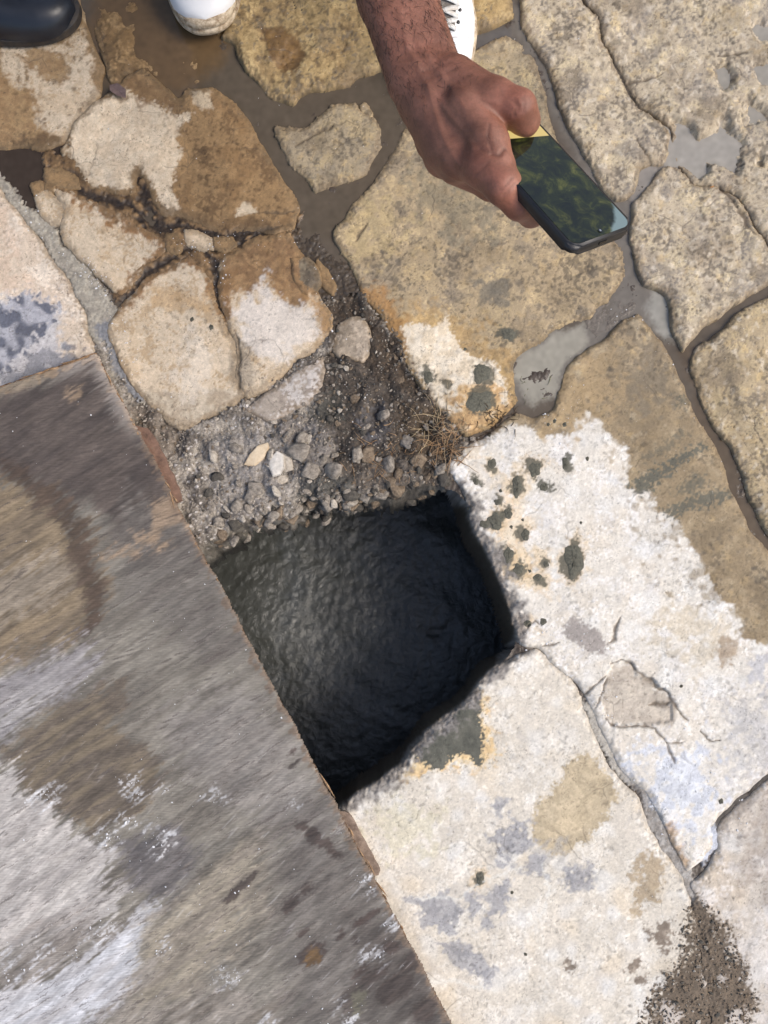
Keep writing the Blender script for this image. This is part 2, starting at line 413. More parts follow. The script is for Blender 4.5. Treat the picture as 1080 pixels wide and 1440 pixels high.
def paint(poly, col, op=1.0, soft=5.0, warp=3.0, fine=1.5, mod=0.0, only=None, wet=None, modn=None, shift=0.0):
    """a stain with its own outline: lichen, dried mud, lime wash, damp"""
    sl, d = poly_sdf(poly, warp, fine, soft + 4)
    n = (modn if modn is not None else N_col2)[sl]
    a = sstep(-soft, soft, d + shift + mod * n * soft) * op
    if only is not None:
        a = a * np.isin(sid[sl], only)
    if callable(col): c = col(sl)
    else: c = np.asarray(col)
    SC[sl] = SC[sl] * (1 - a[..., None]) + c * a[..., None]
    if wet is not None:
        SW[sl] = np.maximum(SW[sl], a * wet)
def two(c0, c1, n=None, lo=-1.0, hi=1.0):
    def f(sl):
        t = sstep(lo, hi, (N_col2 if n is None else n)[sl])[..., None]
        return c0 * (1 - t) + c1 * t
    return f
def blotch(only, col, n, lo, hi, op):
    m = np.isin(sid, only)
    t = (sstep(lo, hi, n[m]) * op)[:, None]
    SC[m] = SC[m] * (1 - t) + np.asarray(col) * t

# natural blotching of the yellowish stones
rough_ids = [S8, S9, S10, S11, S12, S13, S14, S15, S16]
blotch(rough_ids, A(190, 164, 118), N_mid2 + .6 * N_col3, 0.7, 2.2, .42)
blotch(rough_ids, A(106, 98, 88), fnoise(12, 110, 1.0, 31) + .9 * N_col3, .9, 2.1, .68)
blotch([S13, S14, S15], A(128, 122, 116), fnoise(30, 160, 1.1, 32) + .6 * N_col3, 0.7, 1.9, .6)
blotch([S13, S14, S15, S16], A(216, 204, 184), fnoise(8, 40, .9, 33), 0.7, 1.8, .5)
blotch([S2, S8, S21, S1], A(88, 68, 46), fnoise(8, 60, 1.0, 34) + .4 * N_col3, 0.8, 2.0, .6)
blotch(rough_ids, A(120, 106, 86), fnoise(40, 220, 1.3, 35) + .4 * N_col3, .3, 1.8, .5)
blotch(rough_ids, A(86, 78, 68), fnoise(6, 30, .7, 77) + .9 * fnoise(50, 200, 1.3, 78), 1.5, 2.4, .6)
# S1
br = two(A(166, 136, 96), A(148, 118, 82))
paint([(30,75),(45,64),(80,74),(98,94),(96,112),(72,121),(50,106),(38,92)], br, .85, 5, 3, 1, .4, [S1], .15)
paint([(-140,60),(-4,66),(4,98),(22,114),(46,126),(56,150),(60,178),(90,200),(60,225),(-140,230)], br, .95, 7, 4, 1.5, .4, [S1], .2)
paint([(-140,-140),(120,-140),(118,30),(112,52),(60,58),(30,56),(0,62),(-140,80)], br, .8, 8, 5, 2, .4, [S1])
paint([(112,20),(124,60),(128,100),(134,130),(150,140),(160,100),(150,40)], A(140, 110, 72), .85, 5, 3, 1.5, .5, [S1], .3)
paint([(20,196),(60,190),(84,196),(90,215),(20,215)], A(104, 82, 58), .8, 6, 3, 1.5, .5, [S1], .3)
# S2 cream centre
paint([(88,216),(106,184),(122,165),(143,146),(176,133),(200,138),(225,147),(241,162),(273,161),(271,176),(251,185),(256,214),(243,245),(238,266),(256,296),(236,306),(220,296),(214,270),(208,246),(196,234),(184,248),(186,273),(164,273),(134,256),(105,236)], two(A(219,201,174), A(210,190,162)), 1, 3, 3.4, 1.5, .4, [S2])
paint([(330,288),(342,281),(362,292),(364,300),(332,300)], A(214, 196, 168), .9, 3, 2, 1, .4, [S2])
paint([(268,128),(296,130),(302,148),(285,150),(270,140)], A(206, 188, 160), .8, 5, 3, 1.5, .5, [S2])
paint([(100,236),(135,258),(165,275),(187,276),(187,292),(150,290),(100,262)], A(126, 98, 64), .8, 5, 2.5, 1.5, .4, [S2, S5], .35)
paint([(214,284),(260,298),(330,312),(415,312),(415,335),(214,330)], A(112, 88, 60), .7, 6, 3, 1.5, .5, [S2], .35)
paint([(150,100),(260,130),(250,165),(215,140),(160,140)], A(116, 90, 62), .6, 7, 4, 2, .8, [S2], .3)
# rusty rims of S4/S5/S6/S7 along the wet crack
for pl in ([(90,262),(150,292),(216,322),(240,345),(182,408),(160,408),(200,372),(222,344),(150,305),(92,275)],
           [(150,440),(205,392),(268,360),(300,392),(318,455),(305,440),(292,398),(266,372),(208,404),(165,442)],
           [(300,380),(330,380),(330,430),(318,455),(308,420)]):
    paint(pl, A(138, 100, 60), .92, 5, 3, 1.5, .6, [S4, S5, S6, S7], .25)
paint([(216,412),(250,408),(300,412),(300,436),(216,436)], A(192, 160, 118), .7, 6, 3, 1.5, .6, [S6])
paint([(150,540),(210,545),(262,556),(335,540),(350,560),(262,612),(200,580)], two(A(196,182,160), A(168,152,130)), .85, 5, 3, 1.5, .4, [S6])
paint([(312,330),(420,320),(460,420),(446,414),(425,430),(396,424),(384,408),(360,402),(338,408),(322,428),(314,410)], two(A(158,124,84), A(132,100,66)), .95, 5, 3.5, 1.5, .5, [S7], .2)
paint([(335,425),(372,400),(388,425),(430,428),(452,440),(450,470),(400,505),(360,520),(340,480)], A(230, 221, 210), .75, 9, 5, 2, .6, [S7])
paint([(430,410),(470,430),(472,490),(452,470),(446,440)], A(170, 132, 86), .8, 6, 2, 1.5, .4, [S7])
paint([(325,470),(345,490),(350,540),(335,560),(322,520)], A(160, 148, 130), .7, 5, 3, 1.5, .6, [S7, S6])
paint([(240,520),(270,470),(300,500),(290,550),(250,560)], A(226, 214, 196), .6, 12, 5, 2, .6, [S6])
# S20 dark bluish weathering
paint([(-140,420),(-10,422),(34,412),(66,420),(84,446),(92,480),(110,520),(60,560),(-140,600)], two(A(186,184,186), A(202,200,200)), .85, 9, 6, 2, .6, [S20])
paint([(-140,436),(0,430),(40,416),(70,424),(72,452),(54,474),(36,500),(12,520),(-140,560)], two(A(86,90,104), A(170,170,176), N_mid, -.3, .8), .92, 6, 6, 2.5, 1.0, [S20])
paint([(60,500),(110,490),(126,520),(100,540),(0,560),(0,530)], A(96, 98, 108), .6, 7, 4, 2.5, 1.2, [S20])
paint([(-140,250),(-10,280),(20,330),(40,400),(-140,410)], A(216, 190, 164), .5, 14, 6, 2, .8, [S20])
# S8 hollow, S10 patches
paint([(376,44),(400,40),(424,56),(430,74),(420,100),(404,106),(388,92),(378,70)], two(A(128,98,60), A(106,80,50)), .9, 4, 3, 1.5, .4, [S8], .7)
paint([(540,440),(590,430),(640,440),(690,480),(735,520),(740,590),(650,620),(580,560)], two(A(190,158,106), A(176,146,100)), .75, 14, 6, 2, .6, [S10])
paint([(500,400),(530,400),(560,440),(580,500),(560,500),(530,440)], A(166, 122, 70), .7, 7, 3, 1.5, .5, [S10])
paint([(562,464),(580,455),(605,459),(622,452),(629,438),(633,456),(641,470),(650,486),(670,498),(690,505),(702,516),(711,546),(714,568),(690,590),(656,609),(630,594),(606,560),(578,515)], two(A(226,214,193), A(216,200,174)), 1, 3, 2.2, 1.5, .4, [S10])
paint([(640,540),(700,545),(716,575),(690,598),(655,612),(630,596)], two(A(206,168,112), A(186,148,98)), .85, 8, 4, 1.5, .7, [S10])
paint([(660,400),(700,392),(712,420),(700,440),(670,425)], A(118, 112, 100), .75, 7, 4, 2, .8, [S10])
paint([(575,250),(600,240),(660,260),(700,320),(640,330),(590,290)], A(134, 126, 106), .5, 16, 7, 2, 1.0, [S10])
paint([(470,320),(520,280),(560,300),(540,360),(500,380)], A(196, 174, 128), .5, 16, 7, 2, 1.0, [S10])
blotch([S17, S18, S19], A(178, 174, 170), fnoise(14, 110, 1.2, 37) + .3 * N_col3, 1.0, 2.6, .34)
blotch([S17, S18, S19], A(238, 236, 231), fnoise(24, 120, 1.2, 38), 0.3, 2.2, .4)
blotch([S18, S19], A(226, 204, 168), fnoise(40, 180, 1.2, 39), 0.6, 2.4, .3)
# S17: tan, damp upper part around the lime-washed middle
paint([(646,642),(655,625),(700,603),(722,593),(750,598),(762,611),(780,614),(800,609),(812,591),(825,578),(838,587),(847,605),(865,617),(883,625),(889,660),(886,685),(900,695),(918,694),(930,725),(955,742),(967,770),(990,795),(1015,835),(1040,875),(1046,897),(1080,905),(1215,930),(1215,400),(600,400),(600,640)], two(A(168,150,121), A(150,133,107), N_col4), 1, 3.2, 3.0, .8, .3, [S17])
tsl, td = poly_sdf([(646,642),(655,625),(700,603),(722,593),(750,598),(762,611),(780,614),(800,609),(812,591),(825,578),(838,587),(847,605),(865,617),(883,625),(889,660),(886,685),(900,695),(918,694),(930,725),(955,742),(967,770),(990,795),(1015,835),(1040,875),(1046,897),(1080,905),(1215,930),(1215,400),(600,400),(600,640)], 3, .8)
tan_d = np.full((GH, GW), -99.0); tan_d[tsl] = td
tan_w = sstep(-2, 5, tan_d) * (sid == S17)
for c_, f_, lo_, hi_, o_ in ((A(190,164,118), N_mid2 + .6 * N_col3, .6, 2.2, .45), (A(104,96,84), fnoise(12, 110, 1.0, 131) + .9 * N_col3, .8, 2.1, .62), (A(120,106,86), fnoise(40, 220, 1.3, 135) + .4 * N_col3, .2, 1.8, .5), (A(86,78,68), fnoise(6, 30, .7, 177) + .9 * fnoise(50, 200, 1.3, 178), 1.4, 2.4, .6), (A(196,180,150), fnoise(10, 60, 1.0, 179), .8, 2.0, .4)):
    a_ = (sstep(lo_, hi_, f_) * o_ * tan_w)[..., None]
    SC = SC * (1 - a_) + c_ * a_
msk = [(855,470),(1000,600),(1060,760),(1080,900),(1010,820),(930,720),(900,640),(820,560)]
paint(msk, A(146, 128, 100), .55, 20, 8, 2.5, 1.2, [S17])
paint([(850,520),(900,490),(940,520),(930,570),(870,570)], A(128, 118, 102), .6, 14, 6, 2.5, 1.2, [S17])
paint([(762,560),(830,500),(870,520),(850,580),(800,600),(770,606)], A(184, 158, 118), .5, 14, 6, 2, 1.0, [S17])
for pl, o in (([(886,686),(905,672),(930,655),(955,638),(985,622),(990,630),(960,650),(936,670),(916,692),(900,699)], .8),
              ([(930,722),(960,706),(1000,690),(1040,680),(1046,690),(1010,706),(970,718),(945,736)], .75),
              ([(945,690),(970,672),(986,667),(992,680),(966,696)], .6), ([(946,560),(975,555),(980,568),(950,575)], .6), ([(905,640),(960,606),(964,612),(912,650)], .45)):
    paint(pl, A(96, 95, 84), min(1, o * 1.15), 4, 2.5, 1.5, 1.0, [S17], .1, N_col3)
paint([(640,650),(668,628),(690,640),(700,700),(690,750),(720,820),(770,840),(740,790),(752,740),(700,640)], two(A(226,198,158), A(222,208,184)), .7, 9, 5, 2, .8, [S17])
paint([(790,884),(807,868),(834,884),(852,903),(846,920),(826,916),(810,900)], A(158, 150, 143), .95, 3, 2, 1.5, .4, [S17])
paint([(858,935),(887,940),(907,952),(920,968),(940,980),(953,995),(950,1015),(925,1022),(893,1020),(880,1023),(858,1018),(848,1000),(853,970)], two(A(204,192,174), A(184,172,156)), .9, 4, 2, 1.5, .5, [S17])
paint([(940,850),(1000,860),(1020,920),(960,930),(920,900)], A(206, 192, 166), .55, 16, 7, 2, .9, [S17])
paint([(1004,905),(1018,898),(1036,905),(1024,935),(1012,938)], A(172, 152, 128), .8, 6, 3, 1.5, .6, [S17])
paint([(1045,930),(1080,925),(1090,965),(1052,962)], A(184, 184, 188), .7, 8, 4, 2, .9, [S17])
paint([(1030,1000),(1120,960),(1120,1120),(1040,1100)], A(186, 184, 184), .55, 22, 8, 2, .9, [S17])
paint([(905,1060),(980,1060),(1010,1110),(1000,1160),(930,1150),(905,1105)], two(A(226,230,236), A(206,210,218)), .85, 16, 7, 2, 1.0, [S17])
paint([(925,1165),(945,1160),(962,1205),(958,1222)], A(212, 178, 140), .8, 5, 3, 1.5, .5, [S17])
# S18
paint([(800,1076),(825,1060),(845,1070),(866,1090),(871,1120),(850,1150),(826,1180),(800,1200),(780,1205),(758,1186),(745,1160),(750,1126),(778,1112)], two(A(196,178,146), A(182,165,134)), .9, 4, 3.5, 2, .5, [S18])
paint([(742,1190),(790,1180),(795,1210),(750,1225)], A(172, 168, 162), .6, 8, 5, 2, .9, [S18])
gr = two(A(146, 146, 150), A(172, 170, 170))
for pl in ([(688,1132),(704,1123),(723,1124),(720,1139),(700,1143)], [(688,1176),(720,1160),(745,1158),(752,1184),(732,1202),(705,1192)],
           [(694,1206),(712,1199),(714,1215),(698,1219)], [(574,1266),(622,1255),(636,1262),(652,1266),(648,1290),(625,1300),(600,1296),(590,1284)],
           [(618,1326),(642,1320),(664,1332),(682,1346),(696,1362),(690,1381),(664,1376),(640,1352)], [(650,1245),(676,1255),(682,1272),(665,1288),(655,1270)],
           [(690,1250),(716,1240),(722,1270),(690,1310),(676,1306),(694,1278)], [(605,1290),(640,1296),(640,1312),(612,1306)], [(735,1205),(765,1205),(760,1225),(733,1230)], [(780,1225),(840,1220),(840,1245),(790,1250)]):
    paint(pl, gr, .86, 4.5, 4, 1.2, .9, [S18])
paint([(560,1090),(610,1078),(665,1082),(690,1060),(692,980),(672,968),(576,1050)], two(A(236,206,152), A(224,190,136)), .85, 9, 4, 2, .6, [S18])
paint([(676,974),(683,996),(678,1036),(673,1076),(666,1078),(657,1061),(645,1060),(634,1066),(616,1081),(598,1072),(580,1062),(588,1036),(620,1014),(650,989)], two(A(86,86,76), A(98,97,86)), 1, 1.8, 2.4, 2.4, .6, [S18], .25)
paint([(890,1215),(915,1200),(938,1212),(930,1245),(905,1275),(895,1290),(892,1240)], A(178, 158, 128), .85, 6, 4, 2, .7, [S18])
paint([(520,1150),(560,1130),(620,1140),(610,1190),(560,1200)], A(214, 206, 178), .6, 14, 6, 2, .9, [S18])
for pl in ([(928,1295),(948,1292),(950,1310),(930,1345),(926,1330)], [(880,1360),(902,1346),(905,1358),(888,1375)], [(910,1300),(920,1298),(918,1320),(910,1318)], [(792,1348),(804,1344),(806,1358),(796,1360)], [(900,1378),(912,1374),(910,1392),(902,1390)]):
    paint(pl, two(A(150,136,120), A(120,106,92)), .9, 3, 2.5, 2, 1.0, [S18])
HALO = [(727,684,15,24),(752,660,15,18),(697,733,22,20),(739,752,12,15),(725,795,26,24),(756,812,22,14),(807,788,21,36),(692,652,12,12),(675,1235,14,16),(764,790,14,14),(742,876,12,10)]
for (x, y, rx, ry) in HALO:
    t_ = np.linspace(0, 2 * math.pi, 15)[:-1]
    paint([(x + rx * math.cos(q), y + ry * math.sin(q)) for q in t_], two(A(214,186,144), A(226,206,174)), .75, 6, 3, 1.5, .6, [S17, S18])
MUDS = [(692,652,8,8),(669,677,5,6),(752,660,10,13),(727,684,8,18),(765,685,7,7),(795,652,6,11),(715,722,7,9),(700,706,6,6),(697,733,12,14),(682,737,9,7),(739,752,7,10),(715,780,8,13),(729,800,9,9),(756,812,8,6),(807,788,15,29),(768,793,5,6),(602,531,8,11),(677,525,14,17),(674,565,21,19),(715,470,12,10),(631,545,6,6),(675,1235,7,10)]
for (x, y, rx, ry) in MUDS:
    t_ = np.linspace(0, 2 * math.pi, 15)[:-1]
    paint([(x + (rx + 1.5) * math.cos(q), y + (ry + 1.5) * math.sin(q)) for q in t_], A(92, 90, 78), .9, 2.5, 3, 1.6, .8, [S17, S18, S10])
DIRT = [(978,1262),(990,1268),(1006,1292),(1024,1322),(1050,1352),(1062,1400),(1054,1440),(1060,1575),(880,1575),(902,1440),(914,1412),(936,1380),(952,1350),(966,1310)]
paint(DIRT, two(A(118,103,86), A(96,84,70), N_col3), .97, 7, 5, 3, .9, [S18, S19], None, N_col3)
for cx, cy, r in ((990, 1384, 8), (994, 1362, 7), (940, 1425, 14), (1030, 1440, 20), (1018, 1374, 5), (980, 1300, 6)):
    t = np.linspace(0, 6.28, 9)[:-1]
    paint([(cx + r * math.cos(a), cy + r * 1.2 * math.sin(a)) for a in t], A(206, 196, 184), .9, 3, 4, 2, .8, [S18, S19])
paint([(1040,1120),(1100,1080),(1120,1200),(1070,1260)], A(168, 156, 144), .6, 20, 8, 2, .8, [S19])
paint([(1050,1300),(1110,1290),(1100,1360),(1060,1370)], A(222, 216, 208), .6, 14, 6, 2, .9, [S19])
# dirt along stone edges and splashed rims near the pit
rim = (sstep(-24, -7, hole_d + 6 * N_col2) * .9)[..., None]
rc = two(A(150, 144, 138), A(108, 103, 98), N_col3)((slice(None), slice(None)))
SC = SC * (1 - rim) + rc * rim
wall = (sstep(-.5, 3.5, hole_d))[..., None]  # sides in black mud, the pit's darkness painted in with it
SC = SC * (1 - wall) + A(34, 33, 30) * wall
edge = sstep(7, 0, best + 1.5 * N_col3) * .5
tone = np.where(PY < 640, 1.0, 0.55)
ed = (edge * tone)[..., None]
SC = SC * (1 - ed) + A(120, 100, 72) * ed
# damp tide-marks next to the muddy joints of the upper half
damp = sstep(16, 2, best + 3 * N_col2) * sstep(520, 300, PY) * .6
SW = np.maximum(SW, damp * .5)
# fine tonal texture (mineral grain)
SC *= np.exp(0.025 * N_grain + 0.028 * N_col3 + 0.04 * N_fine + .045 * N_col1)[..., None]
vein = np.exp(-(np.abs(fnoise(30, 140, 1.2, 71)) / .035) ** 2) * sstep(.1, .9, fnoise(40, 160, 1.2, 72))
vein = np.maximum(vein, np.exp(-(np.abs(fnoise(14, 60, 1.0, 73)) / .05) ** 2) * sstep(.6, 1.3, fnoise(30, 120, 1.2, 74)) * .8)
SC *= (1 - .32 * vein)[..., None]
SC *= (1 - .3 * sstep(.9, 1.5, fnoise(6, 26, .8, 75)) * sstep(.3, 1.2, fnoise(40, 200, 1.2, 76)))[..., None]
SC *= (1 - 0.35 * sstep(1.9, 2.6, N_pit) * np.where(best > 2, 1, 0))[..., None]

# ---------------------------------------------- carved cracks, hollows and chips (mm)
CARVE = np.zeros((GH, GW))
def crack(pts, depth=2.6, w=2.0, dirt=.8, warp=2.2):
    sl, d = line_dist(pts, warp, .15)
    d = d / ((.5 + .45 * np.clip(1 + N_col2[sl] * .9, .1, 2.4)) * (.25 + .75 * np.sin(np.pi * np.clip(line_dist.along, .02, .98)) ** .6))
    g = np.exp(-(d / w) ** 2)
    CARVE[sl] -= depth * g
    a = (dirt * np.exp(-(d / (w * 1.2)) ** 2))[..., None]
    SC[sl] = SC[sl] * (1 - a) + A(92, 80, 66) * a
for pts in ([(817,978),(837,963),(855,950)], [(855,950),(853,970),(843,987),(835,998)], [(858,934),(872,931),(887,938),(907,950),(920,967),(940,978),(953,993),(968,1010)],
            [(848,1002),(857,1019),(880,1025),(893,1021),(920,1025),(933,1042),(960,1040)], [(933,1042),(938,1057),(948,1072)], [(870,867),(864,883),(862,897),(853,903)],
            [(914,993),(944,990)], [(760,912),(778,906),(788,898)], [(740,885),(752,872),(764,874)],
            [(873,116),(920,105),(932,100)], [(1004,80),(1052,76)], [(1012,262),(1040,300),(1060,330)], [(330,464),(334,500),(336,545)], [(414,205),(440,190),(468,178)], [(360,328),(398,318)], [(368,300),(410,296)],
            [(500,340),(515,320),(520,312)], [(896,195),(905,212),(917,236)], [(985,1025),(995,1040),(1010,1042)]):
    crack(pts)
for pts in ([(590,1266),(640,1256),(690,1235),(730,1218)], [(575,1390),(640,1380),(700,1392)], [(760,1215),(770,1260),(762,1290)]):
    sl, d = line_dist(pts, 3, 1)
    a = (.5 * np.exp(-(d / 2.0) ** 2))[..., None]
    SC[sl] = SC[sl] * (1 - a) + A(238, 234, 226) * a
def hollow(poly, depth, soft=7.0, warp=4.0, fine=.5):
    depth = min(depth, 12.5); soft = soft + 2.5 if soft > 4 else soft
    sl, d = poly_sdf(poly, warp, fine, soft + 3)
    CARVE[sl] -= depth * sstep(-soft, soft, d)
HEART = [(943,172),(960,177),(981,190),(998,177),(1017,160),(1026,156),(1034,180),(1043,203),(1036,220),(1040,248),(1027,242),(1010,231),(996,226),(1003,248),(990,257),(967,244),(953,228),(949,200)]
hollow(HEART, 16, 6)
hollow([(1005,94),(1019,91),(1031,106),(1030,124),(1018,128),(1008,114)], 16, 5, 1)
hollow([(1060,92),(1130,84),(1130,128),(1066,124)], 15, 6)
hollow([(1046,146),(1071,155),(1076,168),(1052,170)], 14, 5)
hollow([(1062,32),(1100,30),(1100,60),(1070,58)], 14, 5)
hollow([(376,44),(400,40),(424,56),(430,74),(420,100),(404,106),(388,92),(378,70)], 2.5, 7)
hollow([(858,935),(887,940),(907,952),(920,968),(940,980),(953,995),(950,1015),(925,1022),(893,1020),(880,1023),(858,1018),(848,1000),(853,970)], 3.5, 2.0)
hollow([(1060,215),(1072,220),(1074,236),(1064,236)], 6, 4)
hollow([(985,470),(1000,455),(1012,458),(996,476)], 10, 5)
hollow([(440,120),(470,60),(480,20),(500,60),(490,110)], 2.5, 8, 6, 2)
hollow([(846,440),(870,424),(880,440),(860,455)], 6, 6)
RELIEF = 1.5 * N_low + 0.42 * N_mid + 0.085 * N_fine + 0.035 * N_grain
TERR = sstep(-.1, 0.6, fnoise(20, 90, 1.4, 42)) + sstep(-1.2, -0.4, fnoise(18, 80, 1.4, 41))
PITS = -0.8 * sstep(1.7, 2.6, N_pit) - .9 * vein
# ---------------------------------------------- build pavement: muddy joint bed with the stones set into it
HMM = np.full((GH, GW), -20.0)        # highest ground, mm, for things that lie on it
stone_meshes = []
for i, s in enumerate(ST):
    sl, d = s['sl'], s['d'] + s['grow']
    ds = blur(d, 3)
    wneg = sat((2.0 - d) / 4.0)
    d = d * (1 - wneg) + ds * wneg
    near_pit = sstep(-40, -12, hole_d[sl])
    R = s['rad'] * (1 - .35 * near_pit) * (1 + .35 * np.clip(N_col2[sl], -1.5, 1.5)); E = s['drop'] * .72 * (1 + .25 * near_pit)
    prof = np.where(d > 0, -E * (1 - sat(d / R)) ** 2, -E - 3.0 * np.abs(d) - .9 * d * d)
    z = s['z'] + s['rough'] * (RELIEF[sl] + PITS[sl]) * np.where(s['rad'] < 9, .4, 1) + s['chip'] * 0.75 * (TERR[sl] - 1.2) + CARVE[sl] + prof - sstep(-20, -4, hole_d[sl]) * 1.6 * np.abs(N_mid2[sl] + .5 * N_col3[sl])
    s['zz'] = z
    # break-off at the pit: rough chamfer going down into the hole
    m = (d > -9.5) & (PX[sl] > -128) & (PX[sl] < 1208)
    top = d > 0
    HMM[sl] = np.where(top, np.maximum(HMM[sl], z), HMM[sl])
    s['mask'] = m

# bed: mud, mortar strip, soil in cracks
BC = np.zeros((GH, GW, 3)); BC[:] = A(86, 76, 66)
t = sstep(-1, 1.2, N_col2 + .5 * N_col3)[..., None]
BC = BC * (1 - t) + A(70, 60, 51) * t
BZ = -7.0 + 1.0 * fnoise(18, 120, 1.2, 44) + 0.35 * N_fine + .08 * N_grain
BW = np.full((GH, GW), .55)
def bed(poly, col, z=None, op=1.0, soft=5.0, wet=None, warp=3.0, amp=None):
    sl, d = poly_sdf(poly, warp, 1.5, soft + 4)
    a = sstep(-soft, soft, d) * op
    c = col(sl) if callable(col) else np.asarray(col)
    BC[sl] = BC[sl] * (1 - a[..., None]) + c * a[..., None]
    if z is not None:
        BZ[sl] = BZ[sl] * (1 - a) + (z + (amp if amp is not None else .6) * (.4 * N_fine[sl] + .6 * N_mid[sl])) * a
    if wet is not None: BW[sl] = BW[sl] * (1 - a) + wet * a
bed([(-140,200),(100,198),(70,240),(60,280),(50,296),(20,262),(-140,200)], two(A(66,56,50), A(52,45,42)), -7, 1, 5, .75)
bed([(60,210),(420,300),(420,345),(330,360),(320,470),(300,400),(262,366),(170,420),(150,405),(235,345),(150,300),(60,262)], two(A(138,110,76), A(112,88,60), N_col2), -0.6, 1, 5, .35, amp=1.0)
def bed_crack(pts, w=6.0, depth=3.0):
    sl, d = line_dist(pts, 3.0, .6, 30)
    ww = w * np.clip(1 + .45 * N_col2[sl], .35, 2.2)
    a = np.exp(-(d / ww) ** 2)
    BZ[sl] -= depth * a
    k = (np.clip(a * 1.15, 0, .96))[..., None]
    BC[sl] = BC[sl] * (1 - k) + two(A(62,50,39), A(44,36,30), N_col3)(sl) * k
    BW[sl] = np.maximum(BW[sl], .5 * a)
bed_crack([(62,236),(110,262),(150,286),(190,302),(232,318),(300,328),(345,332),(412,326)], 8)
bed_crack([(188,240),(196,270),(204,304)], 8)
bed_crack([(300,348),(268,350),(236,362),(208,384),(176,412)], 5.5)
bed_crack([(285,352),(302,370),(308,400),(316,456)], 4.5)
bed_crack([(300,350),(340,342),(395,332)], 3.5, 2)
bed_crack([(72,262),(90,292),(84,318)], 3, 2)
bed_crack([(412,300),(418,330),(440,372),(470,420)], 6)
bed([(-30,215),(0,243),(40,285),(80,325),(120,370),(150,408),(165,440),(175,500),(212,560),(200,582),(150,520),(118,440),(60,352),(0,268),(-30,232)], two(A(172,164,148), A(156,148,134)), -3.0, 1, 4, .1, amp=.7)
bed([(135,455),(150,450),(170,500),(190,540),(214,562),(190,566),(160,515)], two(A(150,150,152), A(112,114,118), N_col3), -2.5, .9, 4, .3, amp=1.0)
bed([(400,330),(440,330),(520,400),(540,450),(440,440)], two(A(84,72,58), A(66,58,50), N_col3), -3.2, 1, 12, .5, amp=1.2)
bed([(128,0),(150,0),(165,60),(160,110),(150,140),(130,100)], A(70, 54, 38), -9, .9, 6, .7)
bed([(140,120),(185,108),(190,132),(165,140),(145,145)], A(64, 50, 42), -6, .9, 4, .4)
bed([(820,440),(870,400),(905,430),(880,460),(840,480),(822,470)], two(A(112,104,94), A(96,88,80), N_col3), -5.0, 1, 8, .5)
bed([(815,985),(835,985),(870,1050),(905,1105),(880,1100),(850,1055)], A(176, 170, 158), -3.5, 1, 3, 0)
bed([(880,1085),(905,1105),(950,1180),(975,1240),(1010,1200),(1020,1215),(985,1290),(955,1240),(915,1170)], two(A(164,160,154), A(140,134,126)), -3.5, 1, 4, 0)
bed([(900,1100),(925,1120),(935,1150),(915,1140)], A(212, 216, 222), -1.5, 1, 4, 0)
bed([(990,1165),(1012,1160),(1012,1195),(985,1215),(975,1205)], A(196, 200, 208), -1.0, .9, 4, 0)
bed([(1005,1160),(1090,1070),(1100,1085),(1020,1170)], A(86, 80, 74), -5, .9, 4, 0)
bed(DIRT, two(A(112,98,82), A(92,80,66), N_col3), 0.5, 1, 6, 0, amp=1.4)
bed([(655,625),(690,600),(722,570),(735,585),(700,612),(668,636)], two(A(84,68,52), A(62,52,42), N_col3), -3, 1, 4, .2, amp=1.6)
bed([(958,495),(980,495),(1090,740),(1090,790),(1060,760),(960,540)], two(A(94,82,68), A(80,70,60)), None, 1, 5, .8)
nb = BC * np.exp(0.10 * N_col3 + .08 * N_grain)[..., None]
bed_mask = (best < 8.0) & (hole_d < -1.5) & (rub_d < 4.0)
pave_me = grid_mesh('pavement', bed_mask, GWX, GWY, BZ * .001, nb, BW)
pavement = link('pavement', pave_me, MAT_MUD)
tag(pavement, 'worn limestone paving with muddy joints around the open pit', kind='structure')
STONE_LABELS = {S2: 'brown damp slab with a pale cream dried centre', S9: 'small slab standing alone between wide muddy joints', S17: 'slab with lime-white middle spotted with dark sludge, at the pit edge',
                S14: 'pitted pale slab with rain puddles in its hollows', S18: 'whitish slab with grey blotches and a dark mud smear at the pit edge', S20: 'pale slab with blue-black weathering beside the board',
                S21: 'low brown slab under shallow muddy water', S22: 'grey broken slab beside the rubble', S10: 'tan slab with a white patch and two dark mud blots'}
for i, s in enumerate(ST):
    sl = s['sl']
    me = grid_mesh('paving_stone', s['mask'], GWX[sl], GWY[sl], s['zz'] * .001, SC[sl], SW[sl])
    o = link('paving_stone', me, MAT_WHITE_STONE if i in (S17, S18, S19) else MAT_STONE, pavement)
    s['obj'] = o
    if i in STONE_LABELS: o['label'] = STONE_LABELS[i]

# ---------------------------------------------- rubble and soil bank above the pit
LUMP = fnoise(10, 34, 0.6, 51); LUMP2 = fnoise(22, 80, 1.0, 52); LUMP3 = fnoise(5, 12, 0.3, 53)
RC = np.zeros((GH, GW, 3)); RC[:] = A(176, 167, 154)
t = sstep(-.8, 1.0, LUMP2 + .6 * N_col3)[..., None]; RC = RC * (1 - t) + A(112, 104, 95) * t
t = sstep(.9, 1.9, N_col3)[..., None]; RC = RC * (1 - t) + A(196, 190, 184) * t
RZ = -2.8 + 1.2 * np.abs(LUMP) + 3.0 * LUMP2 + .3 * LUMP3 + .10 * N_grain - 2.0 * np.exp(-(np.abs(fnoise(26, 90, 1.2, 57)) / .09) ** 2)
def rub(poly, col, dz=0.0, op=1.0, soft=9.0):
    sl, d = poly_sdf(poly, 5, 2.5, soft + 4)
    a = sstep(-soft, soft, d + 3 * N_col3[sl]) * op
    c = col(sl) if callable(col) else np.asarray(col)
    RC[sl] = RC[sl] * (1 - a[..., None]) + c * a[..., None]
    RZ[sl] += dz * a
